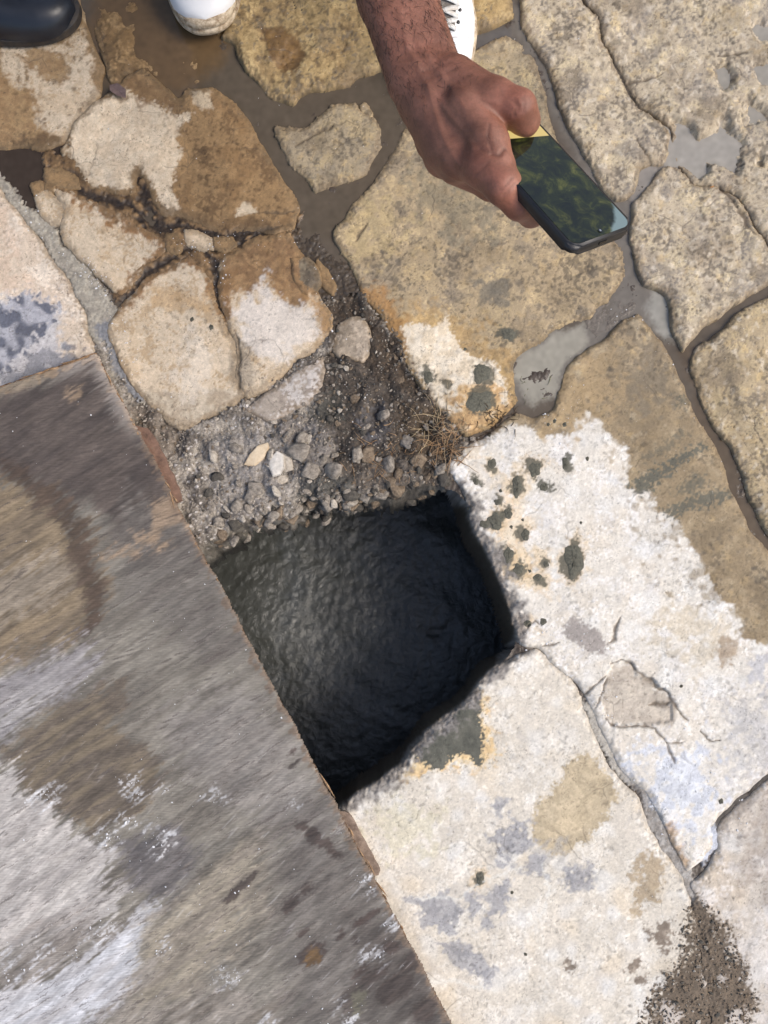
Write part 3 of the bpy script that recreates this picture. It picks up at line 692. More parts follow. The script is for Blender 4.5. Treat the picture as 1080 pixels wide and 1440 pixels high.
rub([(440,520),(470,480),(540,450),(600,550),(655,620),(630,680),(540,690),(500,690),(470,640),(450,600)], two(A(96,86,76), A(66,60,54), N_col3), -1.5)
rub([(455,425),(512,405),(560,480),(600,560),(560,540),(510,510),(470,500)], two(A(88,74,60), A(62,54,46), N_col3), -2.5)
rub([(430,565),(470,555),(480,590),(450,600),(432,590)], A(72, 70, 64), 0.5, .9, 5)
rub([(490,590),(540,570),(550,610),(510,620)], A(104, 102, 104), 1.5, .6, 8)
rub([(500,655),(560,640),(600,660),(590,690),(500,700)], two(A(128,118,106), A(106,97,88), N_col3), 0, .8, 8)
rub([(560,560),(620,580),(650,640),(600,660),(560,620)], two(A(92,78,60), A(72,60,48), N_col3), .5, .9, 8)
rub([(180,560),(240,585),(262,615),(240,640),(200,610)], two(A(130,118,104), A(112,100,88)), -3, .9, 8)
rub([(300,620),(390,600),(420,640),(400,700),(330,720),(290,690)], two(A(172,166,160), A(146,140,134), N_col3), .5, .75, 12)
rub([(400,600),(440,590),(470,620),(460,680),(430,680)], two(A(140,134,128), A(112,106,102), N_col3), 1.5, .8, 8)
rub([(420,660),(500,660),(500,720),(440,730),(410,700)], two(A(92,90,84), A(72,70,66)), -1.5, .9, 7)
rub([(300,760),(340,745),(345,800),(318,830),(290,800)], two(A(118,112,98), A(94,90,78)), -8, .9, 8)
RW = sstep(.2, 1.0, N_col4) * .25
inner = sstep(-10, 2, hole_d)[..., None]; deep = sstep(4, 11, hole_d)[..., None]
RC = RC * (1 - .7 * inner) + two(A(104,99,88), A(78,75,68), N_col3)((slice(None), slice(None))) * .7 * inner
RC = RC * (1 - deep) + A(38, 37, 33) * deep  # lower lip blackened too, pit darkness put into the colour
RC *= np.exp(0.12 * N_col3 + .10 * N_grain + .08 * LUMP3)[..., None]
hd = blur(hole_d, 2) + 2.0 * LUMP2 + 1.5 * fnoise(14, 40, .8, 55)
fall = -(np.maximum(hd + 7, 0)) ** 1.2 * 2.0
under_stone = np.where(best > 3, -6.0 * sat((best - 3) / 5), 0)
RZ = RZ + fall + under_stone
rmask = (rub_d > -10) & (hole_d < 15) & (best < 10)
RZ = RZ - np.where(rub_d < 0, 1.2 * np.abs(rub_d), 0)
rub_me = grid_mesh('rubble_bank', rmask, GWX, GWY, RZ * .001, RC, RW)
rubble = link('rubble_ground', rub_me, MAT_RUBBLE)
tag(rubble, 'broken mortar, soil and gravel bank at the edge of the pit', kind='structure')
HMM = np.where((rub_d > 0) & (best < 2), np.maximum(HMM, RZ), HMM)
HMM = np.where((best < 0) & (rub_d < 0), np.maximum(HMM, BZ), HMM)
def ground_z(x, y):
    ix = int(np.clip(round((x - X0) / STEP), 0, GW - 1)); iy = int(np.clip(round((y - Y0) / STEP), 0, GH - 1))
    return float(HMM[iy, ix]) * .001

# ---------------------------------------------- muddy rain water standing in joints and hollows
WC = np.zeros((GH, GW, 3)); WC[:] = A(92, 83, 72)
def wpaint(poly, col, soft=10):
    sl, d = poly_sdf(poly, 4, 1, soft + 4)
    a = sstep(-soft, soft, d)[..., None]
    WC[sl] = WC[sl] * (1 - a) + np.asarray(col) * a
wpaint([(120,-140),(345,-140),(345,0),(300,90),(250,130),(160,130),(130,40)], A(104, 84, 60), 16)
wpaint([(-140,190),(110,195),(70,290),(-140,290)], A(66, 57, 51), 8)
wpaint([(700,-20),(745,20),(900,300),(930,400),(930,460),(800,560),(700,560),(740,480),(860,440),(860,330)], A(112, 106, 98), 12)
wpaint([(720,530),(740,498),(772,468),(825,448),(822,486),(797,510),(790,560),(747,566)], A(150, 145, 132), 8)  # paler water: the sky's reflection painted into the puddle colour
wpaint([(918,396),(948,402),(955,470),(935,476),(915,430)], A(148, 145, 136), 8)
wpaint([(930,150),(1060,140),(1060,270),(930,270)], A(152, 147, 138), 8)  # sky reflection put into the colour of the heart-shaped puddle
wpaint([(890,228),(925,228),(925,285),(890,290)], A(138, 132, 124), 6)
wpaint([(990,20),(1210,20),(1210,180),(1040,180),(1000,140)], A(148, 143, 133), 8)  # same painted sky reflection for the small hollows
wpaint([(950,480),(990,480),(1110,760),(1070,800)], A(90, 78, 64), 8)
wpaint([(640,40),(720,30),(730,60),(660,80)], A(96, 92, 88), 6)
wmask = (hole_d < -30) & (rub_d < 2) & (PY < 830) & ~((PX < 150) & (PY > 290))
WZ = np.full((GH, GW), -5.0)
wz_stone = np.full((GH, GW), -99.0)
for s in ST:
    wz_stone[s['sl']] = np.maximum(wz_stone[s['sl']], s['zz'])
near = wz_stone < -1.5
for _ in range(3):
    near = near | np.roll(near, 1, 0) | np.roll(near, -1, 0) | np.roll(near, 1, 1) | np.roll(near, -1, 1)
wmask &= near
w_me = grid_mesh('muddy_water', wmask, GWX, GWY, WZ * .001, WC * np.exp(.05 * N_col2)[..., None])
m, nt, p = new_mat('muddy_water')
tc = nt.nodes.new('ShaderNodeTexCoord').outputs['Object']
ca = nd(nt, 'ShaderNodeAttribute', attribute_name='Col')
nt.links.new(ca.outputs['Color'], p.inputs['Base Color'])
p.inputs['Roughness'].default_value = 0.09
p.inputs['IOR'].default_value = 1.33
bump(nt, p, noise(nt, 60, 2, .5, tc).outputs['Fac'], .25, .0008)
water = link('puddle_water', w_me, m)
tag(water, 'brown muddy rain water standing in the paving joints and hollows', kind='structure')

# ---------------------------------------------- paving beyond the traced area (coarser, same stone)
def outer_ground():   # beyond the picture
    m, nt, p = new_mat('distant_paving')
    tc = nt.nodes.new('ShaderNodeTexCoord').outputs['Object']
    v = nd(nt, 'ShaderNodeTexVoronoi', Scale=2.3); v.feature = 'DISTANCE_TO_EDGE'
    v2 = nd(nt, 'ShaderNodeTexVoronoi', Scale=2.3)
    nw = noise(nt, 6, 3, .5, tc)
    mx = mixc(nt, .06, tc, nw.outputs['Color'])
    nt.links.new(mx, v.inputs['Vector']); nt.links.new(mx, v2.inputs['Vector'])
    e = ramp(nt, v.outputs['Distance'], [(0.02, 0.0), (0.05, 1.0)])
    n2 = noise(nt, 14, 6, .65, tc)
    c = ramp(nt, n2.outputs['Fac'], [(0.3, tuple(A(150,128,96))), (0.7, tuple(A(205,190,164)))])
    bw = nt.nodes.new('ShaderNodeRGBToBW'); nt.links.new(v2.outputs['Color'], bw.inputs[0])
    tn = ramp(nt, bw.outputs[0], [(.2, .62), (.8, 1.08)])
    n4 = noise(nt, 120, 6, .7, tc); g4 = ramp(nt, n4.outputs['Fac'], [(.3, .75), (.7, 1.12)])
    c2 = mixc(nt, 1.0, mixc(nt, 1.0, c.outputs['Color'], tn.outputs['Color'], 'MULTIPLY'), g4.outputs['Color'], 'MULTIPLY')
    cc = mixc(nt, e.outputs['Color'], tuple(A(92,82,70)), c2)
    nt.links.new(cc, p.inputs['Base Color'])
    p.inputs['Roughness'].default_value = .85
    bump(nt, p, e.outputs['Color'], 1.0, .012)
    # ring around the traced rectangle
    ax0, ay0 = unproj(X0, Y0); ax1, ay1 = unproj(X1, Y0); bx0, by0 = unproj(X0, Y1); bx1, by1 = unproj(X1, Y1)
    i = 0.012
    inn = [(float(bx0) + i, float(by0) + i), (float(bx1) - i, float(by1) + i), (float(ax1) - i, float(ay1) - i), (float(ax0) + i, float(ay0) - i)]
    B = 120.0
    out = [(-B, -B), (B, -B), (B, B), (-B, B)]
    V = [(*q, -.012) for q in inn] + [(*q, -.012) for q in out]
    F = [(k + 4, (k + 1) % 4 + 4, (k + 1) % 4, k) for k in range(4)]
    o = link('ground', quick_mesh('ground', V, F, False), m)
    tag(o, 'stone paved ground stretching away on all sides', kind='structure')
outer_ground()

# ---------------------------------------------- the pit: undercut walls and wet sludge
def pit():
    H = np.array(HOLE, float)
    c = np.array([500.0, 900.0])
    n = 96
    seg = np.linalg.norm(np.roll(H, -1, 0) - H, axis=1); cum = np.concatenate([[0], np.cumsum(seg)])
    tt = np.linspace(0, cum[-1], n, endpoint=False)
    Hc = np.vstack([H, H[:1]])
    px = np.interp(tt, cum, Hc[:, 0]); py = np.interp(tt, cum, Hc[:, 1])
    r = np.random.default_rng(5)
    V = []; F = []
    levels = [(-.016, 22), (-.05, 26), (-.09, 40), (-.14, 75), (-.20, 100), (-.27, 112), (-.40, 118)]
    for k, (z, off) in enumerate(levels):
        for j in range(n):
            dx, dy = px[j] - c[0], py[j] - c[1]
            L = math.hypot(dx, dy)
            o = off + r.normal(0, 3 + k)
            x, y = unproj(px[j] + dx / L * o, py[j] + dy / L * o)
            V.append((float(x), float(y), z + r.normal(0, .003)))
    for k in range(len(levels) - 1):
        for j in range(n):
            a = k * n + j; b = k * n + (j + 1) % n
            F.append((a, b, b + n, a + n))
    m, nt, p = new_mat('pit_wall')
    tc = nt.nodes.new('ShaderNodeTexCoord').outputs['Object']
    nn = noise(nt, 40, 6, .7, tc)
    c_ = ramp(nt, nn.outputs['Fac'], [(0.3, (.02, .02, .017)), (0.7, (.06, .057, .048))])
    nt.links.new(c_.outputs['Color'], p.inputs['Base Color'])
    p.inputs['Roughness'].default_value = .6
    bump(nt, p, nn.outputs['Fac'], 1, .01)
    o = link('pit_wall', quick_mesh('pit_wall', V, F), m)
    tag(o, 'dark damp earth wall of the pit under the paving', kind='structure')
    # sludge
    S = 0.006
    h, w = 170, 150
    yy, xx = np.mgrid[0:h, 0:w]
    ox, oy = unproj(500, 900)
    wx = float(ox) + (xx - w / 2) * S * .92; wy = float(oy) + (yy - h / 2) * S
    a = fnoise(5, 14, .6, 61, (h, w)); b = fnoise(12, 60, 1.1, 62, (h, w), (0.5, 2.0)); c2 = fnoise(3.4, 7, .3, 63, (h, w))
    ridge = -np.abs(fnoise(10, 50, 1.0, 64, (h, w)))
    fold = fnoise(24, 110, 1.3, 65, (h, w), (0.6, 2.2))
    z = -.30 + .00035 * a + .0011 * b + .0003 * c2 + .0004 * ridge - .0035 * np.exp(-(np.abs(fold) / .10) ** 2) * sstep(0, .8, fnoise(30, 120, 1.2, 66, (h, w))) + .003 * fnoise(60, 240, 1.4, 67, (h, w))
    me = grid_mesh('sludge', np.ones((h, w), bool), wx, wy[::-1], z)
    m, nt, p = new_mat('wet_sludge')
    tc = nt.nodes.new('ShaderNodeTexCoord').outputs['Object']
    n1 = noise(nt, 9, 5, .6, tc); 
    cr = ramp(nt, n1.outputs['Fac'], [(0.3, (.040, .042, .038)), (0.52, (.060, .063, .057)), (0.75, (.062, .071, .078))])
    nt.links.new(cr.outputs['Color'], p.inputs['Base Color'])
    p.inputs['Roughness'].default_value = .33
    n2 = noise(nt, 60, 6, .66, tc, 1.6); n3 = nd(nt, 'ShaderNodeTexVoronoi', Scale=95.0); n3.feature = 'SMOOTH_F1'
    nt.links.new(tc, n3.inputs['Vector'])
    mxx = mixc(nt, .5, n2.outputs['Fac'], n3.outputs['Distance'])
    bump(nt, p, mxx, .75, .0042)
    o = link('sludge', me, m)
    tag(o, 'black wet sludge at the bottom of the pit', kind='structure')
pit()
# ------------------------------------------------------------------ weathered plywood sheet covering part of the pit
BOARD_Z = .027
BWX, BWY = unproj(PX, PY, BOARD_Z)
GANG = math.radians(-33)
G1 = fnoise(3.4, 30, .5, 81, None, (GANG, 14.0)); G2 = fnoise(8, 90, 1.0, 82, None, (GANG, 7.0)); G3 = fnoise(20, 220, 1.2, 83, None, (GANG, 3.0))
G4 = fnoise(3.2, 9, .2, 84, None, (GANG + .25, 10.0)); G5 = fnoise(5, 40, .7, 85, None, (math.radians(-42), 9.0))
BOARD = [(135,497),(194,607),(252,718),(330,866),(400,998),(470,1130),(548,1277),(635,1441),(702,1568),(-140,1568),(-140,590),(0,545),(60,524)]
sl, bd = poly_sdf(BOARD, .9, .5, 8)
K = np.zeros((GH, GW, 3)); K[:] = A(139, 133, 122)
t = sstep(-1.2, 1.4, G2 + .6 * G3)[..., None]; K = K * (1 - t) + A(111, 105, 96) * t
def bp(poly, col, op=1.0, soft=8.0, jag=9.0, warp=4.0, brk=False):
    soft = soft * 1.35; jag = jag * .8
    s2, d = poly_sdf(poly, warp, 1.0, soft + jag * 2)
    a = (sstep(-soft, soft, d + jag * (.55 * G1[s2] + .45 * G5[s2] + .35 * G2[s2] + .4 * N_col2[s2])) * op)[..., None]
    if brk: a = a * sstep(-.3, .9, N_col3[s2] + .8 * G5[s2])[..., None]
    c = col(s2) if callable(col) else np.asarray(col)
    K[s2] = K[s2] * (1 - a) + c * a
tw = lambda a, b, n=G2: two(a, b, n)
bp([(-140,560),(0,548),(138,495),(200,600),(250,690),(300,800),(220,800),(120,720),(60,690),(-140,640)], tw(A(92,82,76), A(74,66,62)), .95, 14, 10)
bp([(180,700),(260,720),(330,850),(360,920),(280,930),(200,860),(160,780)], tw(A(116,110,103), A(100,94,88)), .85, 16, 12)
bp([(-140,700),(0,672),(70,690),(130,760),(150,830),(110,900),(0,950),(-140,960)], tw(A(142,124,98), A(112,98,80)), .85, 12, 14)
bp([(-140,790),(0,800),(80,780),(120,810),(60,850),(0,880),(-140,880)], tw(A(160,150,136), A(136,126,112)), .6, 14, 14)
bp([(0,640),(40,655),(90,695),(130,760),(146,830),(128,900),(104,930),(112,860),(108,800),(80,730),(40,690),(0,665)], tw(A(70,58,50), A(84,70,60)), .85, 7, 7)
bp([(-140,960),(0,955),(120,900),(130,935),(60,1000),(0,1050),(-140,1080)], tw(A(176,172,170), A(142,138,138)), .8, 12, 14)
bp([(0,1052),(60,1010),(140,968),(172,962),(178,988),(160,1020),(196,1046),(236,1088),(205,1136),(168,1166),(128,1178),(100,1150),(60,1125),(22,1108),(22,1078)], tw(A(122,109,90), A(98,88,77)), .9, 6, 9)
bp([(-140,1090),(0,1082),(24,1072),(28,1108),(66,1128),(104,1170),(134,1180),(172,1200),(136,1258),(200,1236),(160,1280),(60,1330),(-140,1350)], tw(A(190,184,177), A(170,164,158)), .95, 4, 8)
bp([(-140,1340),(0,1330),(80,1290),(150,1290),(160,1320),(60,1380),(-140,1420)], tw(A(160,154,148), A(140,132,124)), .7, 10, 10)
bp([(-140,1400),(0,1395),(100,1360),(160,1320),(226,1262),(222,1300),(198,1340),(222,1362),(190,1402),(120,1445),(60,1575),(-140,1575)], tw(A(206,206,208), A(182,180,180)), .92, 6, 9)
bp([(168,1182),(232,1160),(284,1196),(272,1232),(232,1268),(190,1250),(175,1215)], tw(A(108,103,102), A(92,88,88)), .85, 9, 9)
bp([(196,1310),(280,1232),(362,1180),(384,1240),(330,1335),(262,1400),(170,1450)], tw(A(158,148,130), A(136,127,114)), .85, 12, 12)
bp([(240,1000),(330,960),(420,1050),(470,1160),(400,1180),(300,1120),(240,1060)], tw(A(143,137,130), A(124,118,112)), .8, 20, 12)
bp([(150,1430),(260,1390),(400,1400),(420,1575),(100,1575)], tw(A(150,142,132), A(120,112,102)), .8, 12, 14)
bp([(385,1150),(478,1135),(650,1441),(660,1570),(430,1570),(400,1400),(390,1260)], tw(A(116,110,104), A(96,90,85)), .8, 22, 14)
bp([(490,1290),(560,1300),(640,1430),(600,1480),(520,1400)], tw(A(96,88,82), A(80,74,69)), .75, 14, 12)
dk = tw(A(82,70,64), A(66,58,54))
def streak(x, y, L, w, a=-40, op=.9, col=None, brk=False):
    a = math.radians(a); c, s3 = math.cos(a), math.sin(a)
    pts = [(x + L * math.cos(t) * c - w * math.sin(t) * s3, y + L * math.cos(t) * s3 + w * math.sin(t) * c) for t in np.linspace(0, 2 * math.pi, 11)[:-1]]
    bp(pts, col if col is not None else dk, op, 2.5 if not brk else 7, 2.5 if not brk else 7, 2.0 if not brk else 5.0, brk)
for q in ((428,1166,20,7,15),(452,1182,24,10,25),(470,1200,14,8,30),(408,1272,15,8),(435,1250,9,4),(505,1300,12,5),(520,1290,22,6),(478,1318,10,4),(500,1325,8,4),(506,1365,18,7),(440,1340,22,14),(425,1310,10,5),(530,1365,22,7),(548,1330,16,8),(555,1390,30,18,-35,.85),(580,1350,26,14,-40,.85),(600,1420,24,16,-40,.8),(500,1400,30,14,-50,.6),(410,1060,7,3),(418,1075,8,3),(345,1240,26,7),(330,1262,14,6)):
    streak(*q)
streak(505, 1410, 20, 8, -60, .8, A(110, 106, 90)); streak(440, 1345, 14, 9, -50, .7, A(112, 86, 50))
for q in ((60,1120,22,8),(180,1100,14,6),(190,1110,8,4),(232,1108,8,5),(158,1178,17,8),(220,1187,18,8),(185,1155,9,6),(205,1157,10,3),(218,1172,6,2),(140,1310,18,12),(15,1350,16,22),(33,1385,6,10),(320,1375,20,12),(236,1335,12,8),(53,1335,8,7),(410,1130,7,7),(512,1240,6,20,20),(550,1298,8,6),(480,1435,24,14),(375,1440,12,8),(300,1118,9,7),(535,1340,4,4),(510,1345,8,6)):
    streak(*q, **({} if len(q) > 4 else {'a': -35}), op=.85, col=two(A(224,225,227), A(186,184,182), N_col3), brk=True)
for pl in ([(215,700),(262,690),(280,735),(250,735),(225,760),(200,764),(222,735)], [(190,752),(222,746),(238,762),(200,772)], [(150,780),(190,770),(196,784),(160,790)], [(92,550),(112,545),(112,560),(95,562)]):
    bp(pl, A(156, 134, 110), .7, 5, 5)
eb = sstep(8, 1, bd + 2.5 * G5[sl] + 3 * N_col2[sl]) * .75
upper = sstep(620, 500, PY[sl])
K[sl] = K[sl] * (1 - eb[..., None]) + (A(168, 142, 112) * upper[..., None] + A(122, 104, 88) * (1 - upper[..., None])) * eb[..., None]
eb2 = (sstep(26, 4, bd + 6 * G1[sl]) * sstep(640, 560, PY[sl]) * sstep(60, 110, PX[sl]) * .55)[..., None]
K[sl] = K[sl] * (1 - eb2) + A(176, 166, 156) * eb2
ee = (sstep(14, 3, bd + 4 * G2[sl]) * sstep(90, 20, PX[sl]) * sstep(640, 590, PY[sl]) * .8)[..., None]
K[sl] = K[sl] * (1 - ee) + A(150, 136, 116) * ee
K *= np.exp(.085 * G1 + .05 * N_col2 + .10 * G4 * sstep(-.5, 1, G3) + .03 * N_grain + .05 * G2)[..., None]
G6 = fnoise(3.2, 16, .4, 86, None, (math.radians(-47), 9.0)); G7 = fnoise(8, 60, .9, 87, None, (math.radians(-45), 6.0))
low = sstep(930, 1180, PY)
K *= np.exp((.07 * G6 + .08 * G7) * low - .06 * G4 * (1 - low))[..., None]
wl_ = (sstep(2.0, 3.0, G6 + .5 * G7) * low * .22)[..., None]
K = K * (1 - wl_) + A(206, 204, 202) * wl_
dkline = sstep(1.5, 2.4, G1 + .6 * G4 + .5 * G6 * sstep(930, 1180, PY))[..., None] * .65
K = K * (1 - dkline) + A(78, 70, 66) * dkline
bz = .0010 * G3 * .6 + .00012 * G1 + .00012 * G4 - .0003 * dkline[..., 0]
prof = np.where(bd > 0, -.0008 * (1 - sat(bd / 3)) ** 2, -.0008 - .0022 * np.abs(bd))
m_, nt, p = new_mat('weathered_veneer')
tc = nt.nodes.new('ShaderNodeTexCoord').outputs['Object']
mp = nd(nt, 'ShaderNodeMapping'); mp.inputs['Rotation'].default_value = (0, 0, math.radians(-33)); mp.inputs['Scale'].default_value = (60, 1100, 1)
nt.links.new(tc, mp.inputs['Vector'])
gn = noise(nt, 1.0, 4, .6, mp.outputs['Vector'])
g = ramp(nt, gn.outputs['Fac'], [(0.3, .70), (0.7, 1.20)])
ca = nd(nt, 'ShaderNodeAttribute', attribute_name='Col')
nt.links.new(mixc(nt, 1.0, ca.outputs['Color'], g.outputs['Color'], 'MULTIPLY'), p.inputs['Base Color'])
p.inputs['Roughness'].default_value = .7; p.inputs['Specular IOR Level'].default_value = .35
bump(nt, p, gn.outputs['Fac'], .5, .0005)
bmask = bd > -2.2
board = empty('plywood_board', at(135, 497, .006))
tag(board, 'weathered grey plywood sheet with white plaster marks, covering one side of the pit', 'board')
vme = grid_mesh('top_veneer', bmask, BWX[sl], BWY[sl], BOARD_Z + bz[sl] + prof, K[sl])
link('top_veneer', vme, m_, board)
mw, nt, p = new_mat('raw_ply')
tc = nt.nodes.new('ShaderNodeTexCoord').outputs['Object']
nn = noise(nt, 160, 5, .7, tc)
rp = ramp(nt, nn.outputs['Fac'], [(.3, tuple(A(104, 78, 56))), (.7, tuple(A(190, 156, 118)))])
nt.links.new(rp.outputs['Color'], p.inputs['Base Color']); p.inputs['Roughness'].default_value = .9
bump(nt, p, nn.outputs['Fac'], .8, .002)
mw2, nt, p = new_mat('dark_ply')
tc = nt.nodes.new('ShaderNodeTexCoord').outputs['Object']
nn = noise(nt, 160, 5, .7, tc)
rp = ramp(nt, nn.outputs['Fac'], [(.3, tuple(A(66, 50, 40))), (.7, tuple(A(132, 100, 74)))])
nt.links.new(rp.outputs['Color'], p.inputs['Base Color']); p.inputs['Roughness'].default_value = .9
def ragged(poly, step, amp, seed, inset=0.0):
    P = np.array(poly, float); r = np.random.default_rng(seed); out = []
    c = P.mean(0)
    for i in range(len(P)):
        a, b = P[i], P[(i + 1) % len(P)]
        n = max(1, int(np.linalg.norm(b - a) / step))
        nrm = np.array([b[1] - a[1], a[0] - b[0]]); nrm /= np.linalg.norm(nrm) + 1e-9
        for k in range(n):
            out.append(a + (b - a) * k / n + nrm * (r.normal(0, amp) + inset))
    return np.array(out)
def prism(name, pts, z0, z1, mat, parent):
    n = len(pts)
    x, y = unproj(pts[:, 0], pts[:, 1], (z0 + z1) / 2)
    V = [(x[i], y[i], z0) for i in range(n)] + [(x[i], y[i], z1) for i in range(n)]
    bm = bmesh.new()
    vs = [bm.verts.new(v) for v in V]
    for i in range(n):
        j = (i + 1) % n
        bm.faces.new((vs[i], vs[j], vs[j + n], vs[i + n]))
    bm.faces.new(vs[n:]); bm.faces.new(vs[:n][::-1])
    bmesh.ops.recalc_face_normals(bm, faces=bm.faces)
    me = bpy.data.meshes.new(name); bm.to_mesh(me); bm.free()
    return link(name, me, mat, parent)
for k in range(4):
    z1 = BOARD_Z - .0025 - k * .0046
    prism('ply', ragged(BOARD, 5, .55, 90 + k, (-.5, .5, -.2, .6)[k]), z1 - .0045, z1, (mw, mw2, mw, mw2)[k], board)
# torn fibres along the sawn edges
r = np.random.default_rng(3)
for k in range(46):
    if k < 34:
        tpos = r.uniform(0, .34) if k < 22 else r.uniform(.6, .95)
        ex, ey = 135 + 500 * tpos, 497 + 944 * tpos
        dx, dy = .468, .884
    else:
        tpos = r.uniform(0, 1); ex, ey = 135 - 135 * tpos, 497 + 48 * tpos; dx, dy = -.94, .335
    L = r.uniform(6, 26) * (1 if k % 3 else 1.6); w = r.uniform(.7, 1.8)
    off = r.normal(.5, 1.2)
    nx, ny = (dy, -dx) if k < 34 else (-dy * -1, dx * 1)
    z = BOARD_Z - r.uniform(.0005, .008)
    a = np.array(unproj(ex + nx * off, ey + ny * off, z)); an = r.normal(0, .12)
    d = np.array([dx * math.cos(an) - dy * math.sin(an), -(dx * math.sin(an) + dy * math.cos(an))]) * L * .001
    q = np.array([d[1], -d[0]]); q /= np.linalg.norm(q); q *= w * .001
    V = []
    for (u, s4, zz) in ((0, .4, 0), (.5, 1, .0008), (1, .1, .0004 + r.uniform(0, .002))):
        c = a + d * u
        V += [(c[0] - q[0] * s4, c[1] - q[1] * s4, z + zz), (c[0] + q[0] * s4, c[1] + q[1] * s4, z + zz), (c[0], c[1], z + zz + .0012 * s4 + .0003)]
    F = [(0, 2, 1), (6, 7, 8)]
    for b in (0, 3):
        F += [(b, b + 1, b + 4, b + 3), (b + 1, b + 2, b + 5, b + 4), (b + 2, b, b + 3, b + 5)]
    link('splinter', quick_mesh('splinter', V, F, False), mw, board)
# reddish timber strip the sheet lies on, and a second by the far end of the pit
mr, nt, p = new_mat('red_timber')
tc = nt.nodes.new('ShaderNodeTexCoord').outputs['Object']
nn = noise(nt, 90, 5, .7, tc)
rp = ramp(nt, nn.outputs['Fac'], [(.3, tuple(A(96, 74, 62))), (.7, tuple(A(148, 116, 98)))])
nt.links.new(rp.outputs['Color'], p.inputs['Base Color']); p.inputs['Roughness'].default_value = .85
bump(nt, p, nn.outputs['Fac'], .8, .002)
o = prism('timber_strip', ragged([(196,600),(209,603),(222,622),(238,655),(254,690),(256,704),(240,712),(150,712),(150,600)], 6, .6, 5), -.002, .0085, mr, None)
tag(o, 'reddish timber strip under the plywood edge beside the rubble', 'timber strip')
mg, nt, p = new_mat('grey_timber')
tc = nt.nodes.new('ShaderNodeTexCoord').outputs['Object']
nn = noise(nt, 90, 5, .7, tc)
rp = ramp(nt, nn.outputs['Fac'], [(.3, tuple(A(92, 76, 66))), (.7, tuple(A(168, 148, 130)))])
nt.links.new(rp.outputs['Color'], p.inputs['Base Color']); p.inputs['Roughness'].default_value = .85
o = prism('timber_strip', ragged([(478,1140),(492,1142),(506,1170),(522,1196),(534,1222),(532,1228),(500,1240),(440,1240),(430,1150)], 6, .6, 6), -.004, .0085, mg, None)
tag(o, 'grey-brown timber strip under the plywood edge where the whitish slab meets the pit', 'timber strip')
# ------------------------------------------------------------------ mud splashes, stones, gravel, roots, crumbs
def flat_mat(name, c0, c1, scale=150, rough=.8, bd=.0015, spec=.4):
    m, nt, p = new_mat(name)
    tc = nt.nodes.new('ShaderNodeTexCoord').outputs['Object']
    nn = noise(nt, scale, 5, .7, tc)
    rp = ramp(nt, nn.outputs['Fac'], [(.32, tuple(c0)), (.68, tuple(c1))])
    nt.links.new(rp.outputs['Color'], p.inputs['Base Color'])
    p.inputs['Roughness'].default_value = rough; p.inputs['Specular IOR Level'].default_value = spec
    bump(nt, p, nn.outputs['Fac'], .7, bd)
    return m
MAT_SLUDGE_DRY = flat_mat('drying_sludge', A(72, 71, 60), A(104, 102, 89), 330, .7)
def stone_at(x, y):
    ix = int(round((x - X0) / STEP)); iy = int(round((y - Y0) / STEP))
    return ST[int(sid[iy, ix])]['obj'] if best[iy, ix] > 0 and sid[iy, ix] >= 0 else None
SPOTS = [(692,652,8,8),(669,677,5,6),(752,660,10,13),(727,684,8,18),(765,685,7,7),(795,652,6,11),(715,722,7,9),(700,706,6,6),(697,733,12,14),(682,737,9,7),(739,752,7,10),(715,780,8,13),(729,800,9,9),(756,812,8,6),(807,788,15,29),(768,793,5,6),(719,741,3,3),(735,731,2.5,2.5),(742,877,7,6),(764,874,6,6),
         (602,531,8,11),(677,525,14,17),(674,565,21,19),(715,470,12,10),(654,491,3,3),(675,1235,7,10),(794,597,4,4),(780,592,3,4),(771,597,3,3),(704,690,3,3),(745,803,3,3),(660,715,3,4),(688,612,3,3),(826,645,3,4),(817,735,2.5,2.5),
         (270,449,3.5,4),(297,460,4,4.5),(958,965,3,3),(1014,1127,4,5),(739,1342,3,3),(720,1255,3,3)]
def blob_mesh(x, y, rx, ry, seed, hmm):
    r = np.random.default_rng(seed)
    n, rings = 44, 5
    ph = r.uniform(0, 6.28, 4); am = r.uniform(.02, .13, 4)
    V = [at(x, y, ground_z(x, y) + hmm * .001)]; F = []
    for k in range(1, rings + 1):
        f = k / rings
        for j in range(n):
            t = 2 * math.pi * j / n
            w = 1 + sum(am[q] * math.sin((q + 2) * t + ph[q]) for q in range(4)) * f + r.normal(0, .018) * f
            xx, yy = x + rx * w * f * math.cos(t), y + ry * w * f * math.sin(t)
            z = ground_z(xx, yy) + hmm * .001 * (1 - f ** 2) * (1 + r.normal(0, .35)) - (.0007 if k == rings else -.0001)
            V.append(at(xx, yy, z))
    for j in range(n):
        F.append((0, 1 + (j + 1) % n, 1 + j))
        for k in range(rings - 1):
            a = 1 + k * n + j; b = 1 + k * n + (j + 1) % n
            F.append((a, b, b + n, a + n))
    me = quick_mesh('mud_splash', V, F)
    return me
for k, (x, y, rx, ry) in enumerate(SPOTS):
    so = stone_at(x, y)
    o = link('mud_splash', blob_mesh(x, y, rx * .93, ry * .93, 200 + k, .45 + .03 * max(rx, ry)), MAT_SLUDGE_DRY, so if so is not None else pavement)

